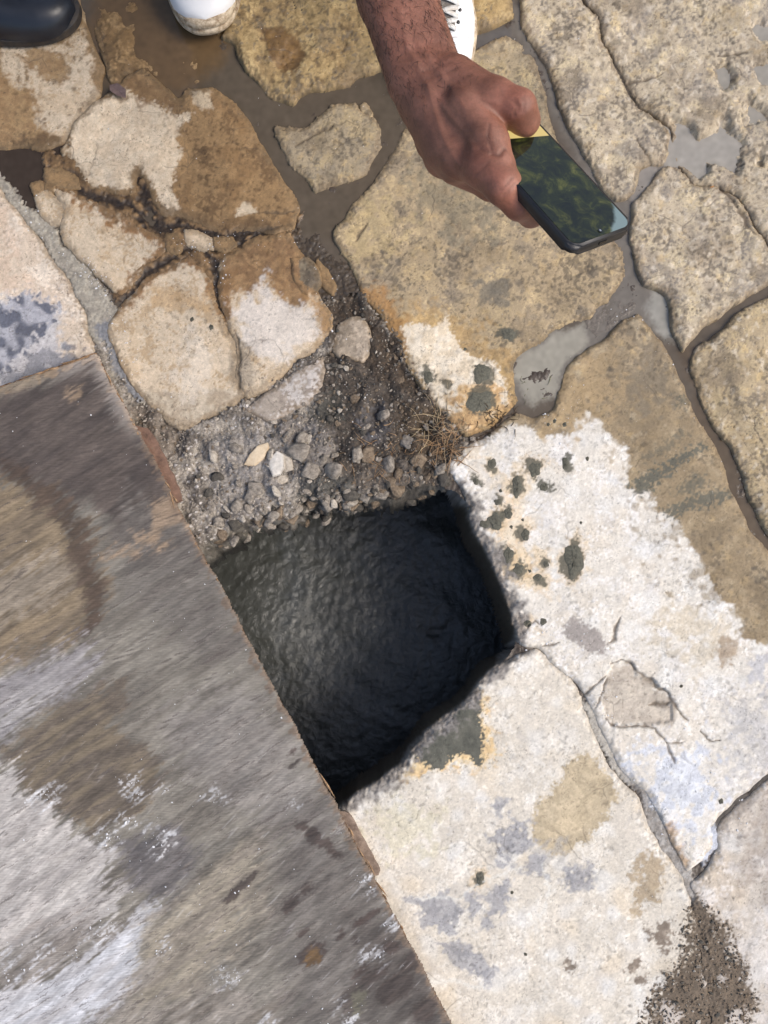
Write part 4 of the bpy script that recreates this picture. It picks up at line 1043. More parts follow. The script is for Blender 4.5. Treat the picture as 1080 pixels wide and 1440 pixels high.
# ---- rock shapes
def rock_mesh(seed, subdiv=2, rough=.22, flat=.7):
    bm = bmesh.new()
    bmesh.ops.create_icosphere(bm, subdivisions=subdiv, radius=1.0)
    r = np.random.default_rng(seed)
    planes = [(Vector(r.normal(0, 1, 3)).normalized(), r.uniform(.42, .82)) for _ in range(13)]
    for v in bm.verts:
        c = v.co.copy()
        for n_, d_ in planes:
            e = c.dot(n_) - d_
            if e > 0: c -= n_ * e * .97
        c *= 1 + r.normal(0, rough * .34)
        c.z *= flat
        v.co = c
    me = bpy.data.meshes.new('rock'); bm.to_mesh(me); bm.free()
    me.polygons.foreach_set('use_smooth', np.ones(len(me.polygons), bool))
    return me
GREYS = [flat_mat('grey_rock', A(108, 100, 90), A(176, 166, 152), 260, .85, .004), flat_mat('pale_rock', A(160, 149, 134), A(208, 198, 183), 260, .85, .004),
         flat_mat('brown_rock', A(98, 84, 70), A(142, 126, 106), 260, .85, .004), flat_mat('dark_rock', A(66, 64, 60), A(98, 93, 84), 260, .85, .004), flat_mat('mid_rock', A(104, 96, 87), A(166, 156, 143), 260, .85, .004)]
ROCKS = [flat_mat('grey_lump', A(104, 96, 87), A(176, 166, 152), 2.6, .88, .004), flat_mat('pale_lump', A(152, 142, 128), A(212, 202, 187), 2.6, .88, .004), flat_mat('brown_lump', A(84, 71, 58), A(150, 133, 112), 2.6, .88, .004),
         flat_mat('dark_lump', A(56, 53, 48), A(104, 98, 89), 2.6, .88, .004), flat_mat('mortar_lump', A(100, 93, 84), A(172, 162, 149), 2.6, .88, .004)]
rock_protos = {}
for mi, m in enumerate(ROCKS):
    for k in range(4):
        me = rock_mesh(300 + mi * 10 + k, 2, .3); me.materials.append(m); rock_protos[(mi, k)] = me
def inside_rubble(x, y, margin=0.0):
    ix = int(round((x - X0) / STEP)); iy = int(round((y - Y0) / STEP))
    return rub_d[iy, ix] > margin and best[iy, ix] < 1.5 and hole_d[iy, ix] < -3
def on_board(x, y): return x < 135 + (y - 497) * .53 + 2 and y > 497
def place_rock(x, y, r, mi, k, sink=.35, parent=None, name='pebble', sq=None):
    o = bpy.data.objects.new(name, rock_protos[(mi, k)])
    COL.objects.link(o)
    z = ground_z(x, y)
    s = r * .001
    o.location = at(x, y, z + s * (.45 - sink) * .5)
    o.scale = (s, s * random.uniform(.65, 1.0), s * random.uniform(.6, .95)) if sq is None else tuple(s * q for q in sq)
    o.rotation_euler = (random.uniform(-.4, .4), random.uniform(-.4, .4), random.uniform(0, 6.28))
    if parent is not None:
        o.parent = parent
    return o
r = np.random.default_rng(12)
n = 0
while n < 90:
    x, y = r.uniform(190, 660), r.uniform(430, 790)
    if not inside_rubble(x, y, 3) or on_board(x - 6, y): continue
    dark = x > 450
    mi = int(r.choice([2, 3, 0, 4], p=[.35, .35, .2, .1])) if dark else int(r.choice([0, 1, 4, 2, 3], p=[.3, .2, .28, .12, .10]))
    sz = min(3.0 + r.exponential(2.0), 9)
    place_rock(x, y, sz, mi, int(r.integers(4)), .3, rubble)
    n += 1
for (x, y, s, mi) in ((304,671,12,3),(292,694,11,3),(330,655,9,0),(420,638,27,4),(428,618,15,0),(440,662,19,4),(398,676,14,1),(330,712,13,4),(352,716,12,0),(312,750,12,2),(328,762,13,4),(308,736,11,0),(520,640,15,2),(545,655,18,4),(470,665,20,4),(500,640,16,0),(380,640,12,1),(300,640,14,1),(330,628,15,4),(400,655,18,1),(360,690,17,4),(590,650,15,2),(575,620,14,4),(462,590,9,3),(455,650,13,4),(470,640,9,4),(405,612,9,0),(388,690,10,1),(352,700,10,4),(372,615,5,3),(383,613,6,3),
                      (487,519,6,1),(477,553,5,1),(478,577,5,1),(447,565,5,2),(530,645,5,1),(415,720,11,0),(432,690,9,0),(385,715,8,3),(440,705,12,2),(487,692,9,0),(470,708,8,1),(585,680,9,2),(610,665,10,2),(560,668,13,2),(600,600,9,4),(540,585,14,4),(515,600,10,4),(500,560,12,2),(266,655,6,4),(262,640,5,1),(280,640,7,0),(340,730,8,1),(365,725,7,0)):
    place_rock(x, y, s, mi, random.randrange(4), .3, rubble)
# broken lumps along the lip of the pit
LIP = [(304,775),(318,756),(338,742),(352,735),(382,731),(402,734),(416,719),(430,698),(442,708),(456,714),(472,700),(488,716),(500,702),(540,694),(575,686),(612,681),(634,676)]
P_ = np.array(LIP, float); L_ = np.linalg.norm(np.diff(P_, axis=0), axis=1); cum_ = np.concatenate([[0], np.cumsum(L_)])
for k in range(150):
    t = r.uniform(0, cum_[-1]); x = np.interp(t, cum_, P_[:, 0]) + r.normal(0, 4); y = np.interp(t, cum_, P_[:, 1]) - r.normal(1, 6)
    hd_here = hole_d[int(round((y - Y0) / STEP)), int(round((x - X0) / STEP))]
    if hd_here > 9: continue
    sz = min(5 + r.exponential(4.5), 17)
    mi = int(r.choice([0, 4, 2, 3, 1], p=[.25, .3, .2, .2, .05])) if x < 500 else int(r.choice([2, 3, 4], p=[.5, .3, .2]))
    o = place_rock(x, y, sz, mi, int(r.integers(4)), .6, rubble, 'lump')
    o.location.z = float(RZ[int(round((y - Y0) / STEP)), int(round((x - X0) / STEP))]) * .001 + r.uniform(-.2, .25) * sz * .001
def joined(name, items, mats, parent=None, subdiv=1, label=None, spread=None):
    """tiny bits nobody could count: one mesh"""
    protos = []
    for k in range(5):
        bm = bmesh.new(); bmesh.ops.create_icosphere(bm, subdivisions=subdiv, radius=1.0)
        rr = np.random.default_rng(400 + k)
        P = np.array([v.co[:] for v in bm.verts]) * (1 + rr.normal(0, .22, (len(bm.verts), 1)))
        Fc = np.array([[v.index for v in f.verts] for f in bm.faces]); bm.free()
        protos.append((P, Fc))
    V = []; F = []; MI = []; off = 0
    rr = np.random.default_rng(len(items))
    for (x, y, z, s, mi) in items:
        P, Fc = protos[rr.integers(5)]
        a = rr.uniform(0, 6.28); c, sn = math.cos(a), math.sin(a)
        Q = P * s * rr.uniform([.7, .5, .4], [1.2, 1, .8])
        Q = np.stack([Q[:, 0] * c - Q[:, 1] * sn, Q[:, 0] * sn + Q[:, 1] * c, Q[:, 2]], 1)
        px, py = unproj(x, y, z)
        V.append(Q + np.array([float(px), float(py), z])); F.append(Fc + off); MI += [mi] * len(Fc); off += len(P)
    V = np.vstack(V); F = np.vstack(F)
    me = bpy.data.meshes.new(name)
    me.from_pydata(V.tolist(), [], F.tolist())
    for m in mats: me.materials.append(m)
    me.polygons.foreach_set('material_index', np.array(MI, np.int32))
    o = bpy.data.objects.new(name, me); COL.objects.link(o)
    if parent is not None: o.parent = parent
    tag(o, label, None, None, 'stuff')
    return o
it = []
while len(it) < 2600:
    x, y = r.uniform(190, 665), r.uniform(420, 800)
    if not inside_rubble(x, y, -1) or on_board(x - 3, y): continue
    s = min(.0008 + r.exponential(.0008), .0036)
    dark = x > 450 and r.random() < .8
    it.append((x, y, ground_z(x, y) + s * .2, s, int(r.choice([2, 3, 0]) if dark else r.choice([0, 1, 4, 4, 2]))))
joined('gravel', it, GREYS, rubble, 1, 'fine gravel and crumbled mortar on the rubble bank')
# gritty soil spilled over the joint
it = []
DP = np.array(DIRT, float)
dsl, dd = poly_sdf(DIRT, 4, 2, 30)
dmap = np.full((GH, GW), -99.0); dmap[dsl] = dd
def lookup(a, x, y): return a[int(np.clip(round((y - Y0) / STEP), 0, GH - 1)), int(np.clip(round((x - X0) / STEP), 0, GW - 1))]
while len(it) < 2200:
    x, y = r.uniform(870, 1100), r.uniform(1240, 1565)
    if lookup(dmap, x, y) < -12 * r.random() ** 2: continue
    s = min(.0007 + r.exponential(.0007), .0035)
    it.append((x, y, ground_z(x, y) + s * .25, s, int(r.choice([2, 2, 3, 0, 1], p=[.45, .2, .2, .1, .05]))))
joined('grit', it, GREYS, None, 1, 'dark gritty soil spilled over the joint between pale slabs')
# white mortar crumbs and flecks over joints and slabs
MAT_LIME = flat_mat('lime_crumb', A(206, 206, 208), A(240, 240, 240), 300)
it = []
def along(pts, n, spread, smin=.0005, smax=.0022):
    P = np.array(pts, float); L = np.linalg.norm(np.diff(P, axis=0), axis=1); cum = np.concatenate([[0], np.cumsum(L)])
    for _ in range(n):
        t = r.uniform(0, cum[-1]); x = np.interp(t, cum, P[:, 0]) + r.normal(0, spread); y = np.interp(t, cum, P[:, 1]) + r.normal(0, spread)
        if hole_d[int((y - Y0) / STEP), int((x - X0) / STEP)] > -4 or on_board(x, y): continue
        s = min(smin * .8 + r.exponential(.0003), smax * .8)
        it.append((x, y, ground_z(x, y) + s * .2, s, 0))
along([(10,255),(60,320),(110,375),(150,415),(165,450),(190,520),(205,560)], 110, 8)
along([(118,368),(135,390),(150,405)], 60, 7, .0007)
along([(230,335),(270,352),(300,345),(310,370),(315,420)], 60, 8)
along([(850,1000),(900,1100),(960,1230)], 60, 8)
along([(905,1105),(1000,1200),(1040,1130)], 90, 14)
along([(930,1100),(960,1120),(985,1100)], 130, 22)
along([(780,900),(830,905),(850,940),(850,1010)], 60, 9)
along([(740,905),(770,890),(790,900)], 40, 8)
along([(860,430),(930,470),(970,540),(1000,600),(1040,690)], 60, 7)
along([(760,600),(820,560),(800,590)], 30, 12)
along([(280,330),(420,330),(480,420)], 30, 12)
along([(470,480),(520,560),(600,640)], 60, 20)
for _ in range(260):
    x, y = r.uniform(-100, 1180), r.uniform(-100, 1540)
    if lookup(hole_d, x, y) > -6 or on_board(x, y): continue
    s = min(.0004 + r.exponential(.0003), .0016)
    it.append((x, y, max(ground_z(x, y), -.005) + s * .2, s, 0))
joined('mortar_crumbs', it, [MAT_LIME], None, 1, 'white mortar crumbs scattered over slabs and joints')
# plaster flecks stuck on the board
it = []
for (cx, cy, n, sp, mx) in ((50,1120,40,12,2.4),(185,1100,26,9,2.2),(185,1155,26,7,2.4),(220,1187,40,10,2.4),(158,1178,40,10,2.2),(140,1310,60,12,2.2),(110,1345,24,14,1.8),(20,1370,60,16,2.2),(200,1240,14,30,1.4),(320,1375,60,12,1.8),(236,1335,24,9,1.8),(232,1108,14,6,2),(300,1120,12,9,1.4),(512,1240,30,9,1.6),(550,1298,16,5,2.2),(480,1435,60,20,1.8),(530,1345,12,10,2),(38,760,4,3,3.2),(290,1220,10,5,2.4),(330,1255,6,4,2.4)):
    for _ in range(int(n * .55)):
        s = min(.0003 + r.exponential(.0004), mx * .0009)
        it.append((cx + r.normal(0, sp * 1.1), cy + r.normal(0, sp * .6) - .5 * 0, BOARD_Z + .0002 + s * .15, s, 0))
for _ in range(320):
    x, y = r.uniform(-60, 600), r.uniform(540, 1500)
    if not on_board(x + 8, y) or y < 560 - .35 * x + 10: continue
    s = min(.0003 + r.exponential(.0003), .0014)
    it.append((x, y, BOARD_Z + .0002 + s * .15, s, 0))
joined('plaster_flecks', it, [MAT_LIME], None, 1, 'white plaster flecks stuck to the plywood sheet')
# loose chips with their own outline
def chip(name, poly, z, th, mat, label=None, cat=None, bev=.0012, parent=None, tilt=0):
    P = np.array(poly, float)
    x, y = unproj(P[:, 0], P[:, 1], z)
    bm = bmesh.new()
    top = [bm.verts.new((x[i], y[i], z + th)) for i in range(len(P))]
    bot = [bm.verts.new((x[i] * 1.0, y[i] * 1.0, z - .003)) for i in range(len(P))]
    bm.faces.new(top)
    bm.faces.new(bot[::-1])
    for i in range(len(P)):
        j = (i + 1) % len(P); bm.faces.new((top[j], top[i], bot[i], bot[j]))
    bmesh.ops.recalc_face_normals(bm, faces=bm.faces)
    bmesh.ops.bevel(bm, geom=[e for e in bm.edges if all(v in top for v in e.verts)], offset=bev, segments=2, affect='EDGES')
    rr = np.random.default_rng(len(poly) * 7)
    for v in bm.verts:
        v.co.z += rr.normal(0, .0004)
    me = bpy.data.meshes.new(name); bm.to_mesh(me); bm.free()
    o = link(name, me, mat, parent)
    if label: tag(o, label, cat)
    return o
MAT_CREAMCHIP = flat_mat('cream_chip', A(206, 184, 152), A(222, 204, 176), 180)
MAT_WHITECHIP = flat_mat('white_chip', A(190, 184, 174), A(222, 216, 206), 180)
chip('stone_chip', [(344,654),(351,640),(362,628),(377,623),(379,630),(372,645),(358,657)], ground_z(360, 640) + .001, .005, MAT_CREAMCHIP, 'cream pointed stone chip lying on the gravel bank', 'stone chip')
chip('stone_chip', [(378,655),(382,643),(390,635),(399,640),(400,657),(394,668),(384,671)], ground_z(388, 655) + .001, .006, MAT_WHITECHIP, 'whitish rounded stone chip lying on the gravel bank', 'stone chip')
chip('brick_chip', [(994,254),(1003,249),(1010,256),(1008,268),(1000,274),(995,264)], ground_z(1002, 262), .006, flat_mat('orange_chip', A(170, 112, 60), A(200, 150, 96), 200), 'small orange chip at the rim of the heart-shaped puddle', 'stone chip')
MAT_LEAF = flat_mat('dead_leaf', A(92, 74, 72), A(128, 108, 102), 120, .6)
def leaf(poly, z, lift, label):
    P = np.array(poly, float); c = P.mean(0)
    x, y = unproj(P[:, 0], P[:, 1], z); cx, cy = unproj(c[0], c[1], z)
    V = []; n = len(P)
    for dz in (0, .0005):
        V += [(x[i], y[i], z + dz + lift * ((i % 3) / 2)) for i in range(n)] + [(float(cx), float(cy), z + dz + lift * .4)]
    F = [(i, (i + 1) % n, n) for i in range(n)] + [(n + 1 + (i + 1) % n, n + 1 + i, 2 * n + 1) for i in range(n)] + [((i + 1) % n, i, n + 1 + i, n + 1 + (i + 1) % n) for i in range(n)]
    o = link('dead_leaf', quick_mesh('dead_leaf', V, F, False), MAT_LEAF)
    tag(o, label, 'leaf')
leaf([(154,120),(166,118),(178,128),(177,138),(166,136),(156,130)], ground_z(165, 130) + .006, .004, 'curled dark dead leaf at the corner of three slabs')
# ---- dry roots and straw
MAT_ROOT = flat_mat('dry_root', A(120, 86, 60), A(186, 156, 118), 200)
MAT_STRAW = flat_mat('dry_straw', A(150, 128, 96), A(196, 178, 146), 200)
def tube_path(V, F, pts, rad):
    n = 5; b = len(V)
    for k, p_ in enumerate(pts):
        d = (pts[min(k + 1, len(pts) - 1)] - pts[max(k - 1, 0)])
        d = d.normalized() if d.length > 1e-9 else Vector((1, 0, 0))
        u = d.cross(Vector((0, 0, 1)));  u = u.normalized() if u.length > 1e-6 else Vector((1, 0, 0))
        w = d.cross(u)
        f = rad * (1 - .75 * k / (len(pts) - 1))
        for j in range(n):
            t = 2 * math.pi * j / n
            V.append(p_ + u * f * math.cos(t) + w * f * math.sin(t))
    for k in range(len(pts) - 1):
        for j in range(n):
            a = b + k * n + j; c = b + k * n + (j + 1) % n
            F.append((a, c, c + n, a + n))
def strands(name, cx, cy, n, sx, sy, L, rad, mat, label, cat, seed, lift=.012, ang=None):
    rr = random.Random(seed); V = []; F = []
    for _ in range(n):
        x, y = cx + rr.gauss(0, sx), cy + rr.gauss(0, sy)
        if lookup(hole_d, x, y) > -2: continue
        a = rr.uniform(0, 6.28) if ang is None else rr.gauss(ang, .7)
        l = rr.uniform(.4, 1.2) * L; z = ground_z(x, y) + .0008
        pts = []; k_ = rr.gauss(0, .5)
        for k in range(6):
            pts.append(at(x, y, z)); a += k_ * .35 + rr.gauss(0, .15)
            x += l / 5 * math.cos(a); y += l / 5 * math.sin(a)
            z = max(ground_z(x, y) if lookup(hole_d, x, y) < -3 else z - .002, -.02) + .0008 + lift * rr.random() * k / 5
        tube_path(V, F, pts, rad * rr.uniform(.6, 1.3) * .001)
    o = link(name, quick_mesh(name, V, F), mat)
    tag(o, label, cat)
    return o
strands('root_tuft', 628, 622, 60, 12, 18, 34, .75, MAT_ROOT, 'tuft of dry brown roots at the pit corner beside the lime-white slab', 'roots', 1)
strands('straw_tuft', 612, 600, 26, 14, 16, 40, .7, MAT_STRAW, 'pale dry straw tangled over the soil beside the brown roots', 'straw', 2)
strands('root_tuft', 540, 640, 40, 26, 18, 26, .55, MAT_ROOT, 'thin dry root fibres lying on the dark soil above the pit', 'roots', 3, .004)
strands('root_tuft', 700, 590, 34, 18, 10, 14, .7, flat_mat('dark_fibre', A(62, 50, 38), A(104, 84, 60), 200), 'dark plant scraps in the seam below the two mud blots', 'roots', 4, .004)
strands('grass_scraps', 748, 538, 6, 12, 8, 15, .6, flat_mat('olive_blade', A(70, 72, 50), A(120, 120, 84), 200), 'olive grass scraps in the shallow grey puddle', 'grass', 5, .006, 1.9)
# ------------------------------------------------------------------ smooth bodies from blended tapered limbs
def surface_nets(f, org, h):
    nx, ny, nz = f.shape
    ins = f < 0
    cs = [(a, b, c) for a in (0, 1) for b in (0, 1) for c in (0, 1)]
    def cor(arr, o): return arr[o[0]:nx - 1 + o[0], o[1]:ny - 1 + o[1], o[2]:nz - 1 + o[2]]
    cnt = sum(cor(ins, o).astype(np.int8) for o in cs)
    act = (cnt > 0) & (cnt < 8)
    I, J, Kk = np.nonzero(act)
    pos = np.zeros((len(I), 3)); num = np.zeros(len(I))
    for o in cs:
        for ax in range(3):
            if o[ax]: continue
            q = list(o); q[ax] = 1
            fa = f[I + o[0], J + o[1], Kk + o[2]]; fb = f[I + q[0], J + q[1], Kk + q[2]]
            x = (fa < 0) != (fb < 0)
            t = np.where(x, fa / np.where(x, fa - fb, 1), 0)
            pt = np.tile(np.array(o, float), (len(I), 1)); pt[:, ax] += t
            pos[x] += pt[x]; num[x] += 1
    pos = pos / num[:, None] + np.stack([I, J, Kk], 1)
    V = np.asarray(org) + pos * h
    idx = np.full(act.shape, -1, np.int64); idx[act] = np.arange(len(I))
    Q = []
    for ax in range(3):
        a1, a2 = (ax + 1) % 3, (ax + 2) % 3
        s0 = [slice(None)] * 3; s1 = [slice(None)] * 3
        s0[ax] = slice(0, -1); s1[ax] = slice(1, None)
        A0 = ins[tuple(s0)]; B0 = ins[tuple(s1)]
        E = np.argwhere(A0 != B0)
        lim = np.array(act.shape)
        E = E[(E[:, a1] > 0) & (E[:, a2] > 0) & (E[:, a1] < lim[a1]) & (E[:, a2] < lim[a2])]
        sg = ins[E[:, 0], E[:, 1], E[:, 2]]
        def c(d1, d2):
            G = E.copy(); G[:, a1] += d1; G[:, a2] += d2
            return idx[G[:, 0], G[:, 1], G[:, 2]]
        q = np.stack([c(-1, -1), c(0, -1), c(0, 0), c(-1, 0)], 1)
        q[~sg] = q[~sg][:, ::-1]
        Q.append(q)
    Q = np.vstack(Q)
    Q = Q[(Q >= 0).all(1)]
    return V, Q
def capsules_field(caps, h, k, pad=.03):
    """caps: (a, b, ra, rb) ; smooth union"""
    P = np.array([[*c[0]] for c in caps] + [[*c[1]] for c in caps]); rm = max(max(c[2], c[3]) for c in caps)
    lo = P.min(0) - rm - pad * .5; hi = P.max(0) + rm + pad * .5
    n = np.ceil((hi - lo) / h).astype(int) + 1
    g = [lo[i] + np.arange(n[i]) * h for i in range(3)]
    X, Y, Z = np.meshgrid(*g, indexing='ij')
    f = np.full(X.shape, 1.0)
    for a, b, ra, rb in caps:
        a = np.array(a, float); b = np.array(b, float)
        m = max(ra, rb) + 4 * k + 2 * h
        i0 = [max(0, int((min(a[i], b[i]) - m - lo[i]) / h)) for i in range(3)]; i1 = [min(n[i], int((max(a[i], b[i]) + m - lo[i]) / h) + 2) for i in range(3)]
        s = tuple(slice(i0[i], i1[i]) for i in range(3))
        d = b - a; L = d @ d + 1e-12
        x, y, z = X[s] - a[0], Y[s] - a[1], Z[s] - a[2]
        t = np.clip((x * d[0] + y * d[1] + z * d[2]) / L, 0, 1)
        dist = np.sqrt((x - t * d[0]) ** 2 + (y - t * d[1]) ** 2 + (z - t * d[2]) ** 2) - (ra + (rb - ra) * t)
        c = f[s]
        hh = np.clip(.5 + .5 * (dist - c) / k, 0, 1)
        f[s] = dist * (1 - hh) + c * hh - k * hh * (1 - hh)
    return f, lo
def blend_mesh(parts):
    """parts: list of (caps, voxel, blend) joined as one mesh"""
    VV = []; QQ = []; off = 0
    for caps, h, k in parts:
        f, lo = capsules_field(caps, h, k)
        V, Q = surface_nets(f, lo, h)
        VV.append(V); QQ.append(Q + off); off += len(V)
    V = np.vstack(VV); Q = np.vstack(QQ).astype(np.int32)
    me = bpy.data.meshes.new('body')
    me.vertices.add(len(V)); me.loops.add(len(Q) * 4); me.polygons.add(len(Q))
    me.vertices.foreach_set('co', V.astype(np.float32).ravel()); me.loops.foreach_set('vertex_index', Q.ravel())
    me.polygons.foreach_set('loop_start', np.arange(0, len(Q) * 4, 4, dtype=np.int32))
    me.polygons.foreach_set('use_smooth', np.ones(len(Q), bool))
    me.update(calc_edges=True); me.validate()
    return me, V

# ---- phone (pose solved from its outline)
PH_LOC = Vector((0.144, 0.3987, 0.5152)); PH_ROT = Euler((-0.2187, 0.3789, 0.5062), 'XYZ')
PHM = Matrix.Translation(PH_LOC) @ PH_ROT.to_matrix().to_4x4()
PL, PW, PT = .158, .0745, .0105
def ph(x, y, z): return PHM @ Vector((x, y, z))
def rbox(w, l, t, rad, bev, seg=6):
    bm = bmesh.new(); pts = []
    for cx, cy, a0 in ((w / 2 - rad, l / 2 - rad, 0), (-w / 2 + rad, l / 2 - rad, 90), (-w / 2 + rad, -l / 2 + rad, 180), (w / 2 - rad, -l / 2 + rad, 270)):
        for k in range(seg + 1):
            a = math.radians(a0 + 90 * k / seg); pts.append((cx + rad * math.cos(a), cy + rad * math.sin(a)))
    lo = [bm.verts.new((x, y, -t / 2)) for x, y in pts]; hi = [bm.verts.new((x, y, t / 2)) for x, y in pts]
    bm.faces.new(hi); bm.faces.new(lo[::-1]); n = len(pts)
    for i in range(n): bm.faces.new((lo[i], lo[(i + 1) % n], hi[(i + 1) % n], hi[i]))
    if bev > 0:
        es = [e for e in bm.edges if abs(e.verts[0].co.z - e.verts[1].co.z) < 1e-7]
        bmesh.ops.bevel(bm, geom=es, offset=bev, segments=3, affect='EDGES')
    return bm
def bm_obj(name, bm, mat, parent=None, smooth=False):
    me = bpy.data.meshes.new(name); bm.to_mesh(me); bm.free()
    if smooth: me.polygons.foreach_set('use_smooth', np.ones(len(me.polygons), bool))
    o = bpy.data.objects.new(name, me); COL.objects.link(o); me.materials.append(mat)
    if parent is not None: o.parent = parent
    return o
def simple(name, col, rough=.5, spec=.5, metal=0.0, coat=0.0):
    m, nt, p = new_mat(name)
    tc = nt.nodes.new('ShaderNodeTexCoord').outputs['Object']
    nn = noise(nt, 60, 3, .6, tc)
    c = np.asarray(col, float)
    rp = ramp(nt, nn.outputs['Fac'], [(.3, tuple(c * .85)), (.7, tuple(np.minimum(c * 1.12, 1)))])
    nt.links.new(rp.outputs['Color'], p.inputs['Base Color'])
    rr = ramp(nt, nn.outputs['Fac'], [(.3, rough * .85), (.7, min(1, rough * 1.15))])
    nt.links.new(rr.outputs['Color'], p.inputs['Roughness'])
    p.inputs['Specular IOR Level'].default_value = spec; p.inputs['Metallic'].default_value = metal; p.inputs['Coat Weight'].default_value = coat
    return m
phone = bpy.data.objects.new('smartphone', None); COL.objects.link(phone); phone.location = PH_LOC; phone.rotation_euler = PH_ROT; phone.empty_display_size = .05
tag(phone, 'smartphone in a dark case with tree and sky reflections painted on its screen, held out over the paving', 'phone')
bm_obj('case', rbox(PW, PL, PT, .0105, .0024), simple('phone_case', (.012, .012, .014), .42), phone, True)
# screen: reflected leaves and sky painted into its glow, pale strip at one end
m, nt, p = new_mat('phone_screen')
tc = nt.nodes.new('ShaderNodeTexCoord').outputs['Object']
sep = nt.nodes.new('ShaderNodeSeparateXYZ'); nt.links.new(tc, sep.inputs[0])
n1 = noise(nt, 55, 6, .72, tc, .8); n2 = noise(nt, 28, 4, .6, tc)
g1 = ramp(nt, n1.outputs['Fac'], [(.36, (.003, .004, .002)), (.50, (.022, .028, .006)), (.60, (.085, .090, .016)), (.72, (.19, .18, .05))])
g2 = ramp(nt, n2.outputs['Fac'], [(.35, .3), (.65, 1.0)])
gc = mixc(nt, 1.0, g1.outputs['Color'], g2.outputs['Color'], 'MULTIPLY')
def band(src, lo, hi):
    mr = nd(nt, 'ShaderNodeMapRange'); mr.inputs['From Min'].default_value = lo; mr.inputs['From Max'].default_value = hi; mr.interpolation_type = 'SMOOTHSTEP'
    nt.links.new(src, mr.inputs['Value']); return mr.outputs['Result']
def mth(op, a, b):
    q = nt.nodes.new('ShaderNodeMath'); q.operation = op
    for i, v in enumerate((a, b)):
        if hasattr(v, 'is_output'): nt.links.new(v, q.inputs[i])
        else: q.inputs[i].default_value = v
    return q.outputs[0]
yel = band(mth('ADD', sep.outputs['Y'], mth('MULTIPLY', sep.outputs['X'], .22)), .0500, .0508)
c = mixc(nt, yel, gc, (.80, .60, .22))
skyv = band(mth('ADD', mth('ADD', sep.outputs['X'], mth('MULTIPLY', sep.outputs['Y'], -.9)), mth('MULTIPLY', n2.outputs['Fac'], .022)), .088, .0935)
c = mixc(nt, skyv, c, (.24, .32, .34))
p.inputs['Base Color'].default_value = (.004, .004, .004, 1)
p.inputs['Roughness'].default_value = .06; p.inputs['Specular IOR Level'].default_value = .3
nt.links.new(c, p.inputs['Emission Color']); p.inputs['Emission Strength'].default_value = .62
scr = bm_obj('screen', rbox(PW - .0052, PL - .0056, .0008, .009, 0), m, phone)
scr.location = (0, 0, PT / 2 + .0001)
mk = simple('black_gloss', (.004, .004, .004), .15)
b_ = bm_obj('front_camera', rbox(.0042, .0042, .0006, .002, 0), mk, phone); b_.location = (0, -PL / 2 + .0075, PT / 2 + .00075)
lens = bm_obj('lens', rbox(.0018, .0018, .0004, .0008, 0), simple('lens_glass', (.25, .27, .3), .1), b_); lens.location = (0, 0, .0004)
for yy, ll in ((.024, .022), (.002, .011)):
    bt = bm_obj('button', rbox(.0024, ll, .0035, .0011, .0006), simple('button_plastic', (.03, .03, .032), .4), phone, True); bt.location = (PW / 2 + .0006, yy, 0)
pt_ = bm_obj('charging_port', rbox(.009, .0012, .0028, .0005, 0), mk, phone); pt_.location = (0, -PL / 2 - .0001, 0)

# ---- skin
m, nt, p = new_mat('skin')
tc = nt.nodes.new('ShaderNodeTexCoord').outputs['Object']
n1 = noise(nt, 32, 5, .6, tc); n2 = noise(nt, 420, 3, .6, tc)
rp = ramp(nt, n1.outputs['Fac'], [(.3, tuple(A(112, 73, 57))), (.5, tuple(A(137, 92, 73))), (.7, tuple(A(160, 109, 89)))])
g = ramp(nt, n2.outputs['Fac'], [(.3, .86), (.7, 1.1)])
c = mixc(nt, 1.0, rp.outputs['Color'], g.outputs['Color'], 'MULTIPLY')
ca = nd(nt, 'ShaderNodeAttribute', attribute_name='Col')
c = mixc(nt, 1.0, c, ca.outputs['Color'], 'MULTIPLY')
nt.links.new(c, p.inputs['Base Color'])
p.inputs['Roughness'].default_value = .5
p.inputs['Subsurface Weight'].default_value = .12; p.inputs['Subsurface Radius'].default_value = (.006, .0025, .0015); p.inputs['Subsurface Scale'].default_value = 1.0
v = nd(nt, 'ShaderNodeTexVoronoi', Scale=1300.0); nt.links.new(tc, v.inputs['Vector'])
n3 = noise(nt, 110, 7, .7, tc)
bump(nt, p, mixc(nt, .75, v.outputs['Distance'], n3.outputs['Fac']), .5, .0016)
MAT_SKIN = m
def D(x, y, d): return at_depth(x, y, d)
HS = .64e-3
elbow = D(455, -300, .87); shoulder = Vector((-.22, 1.10, .86))
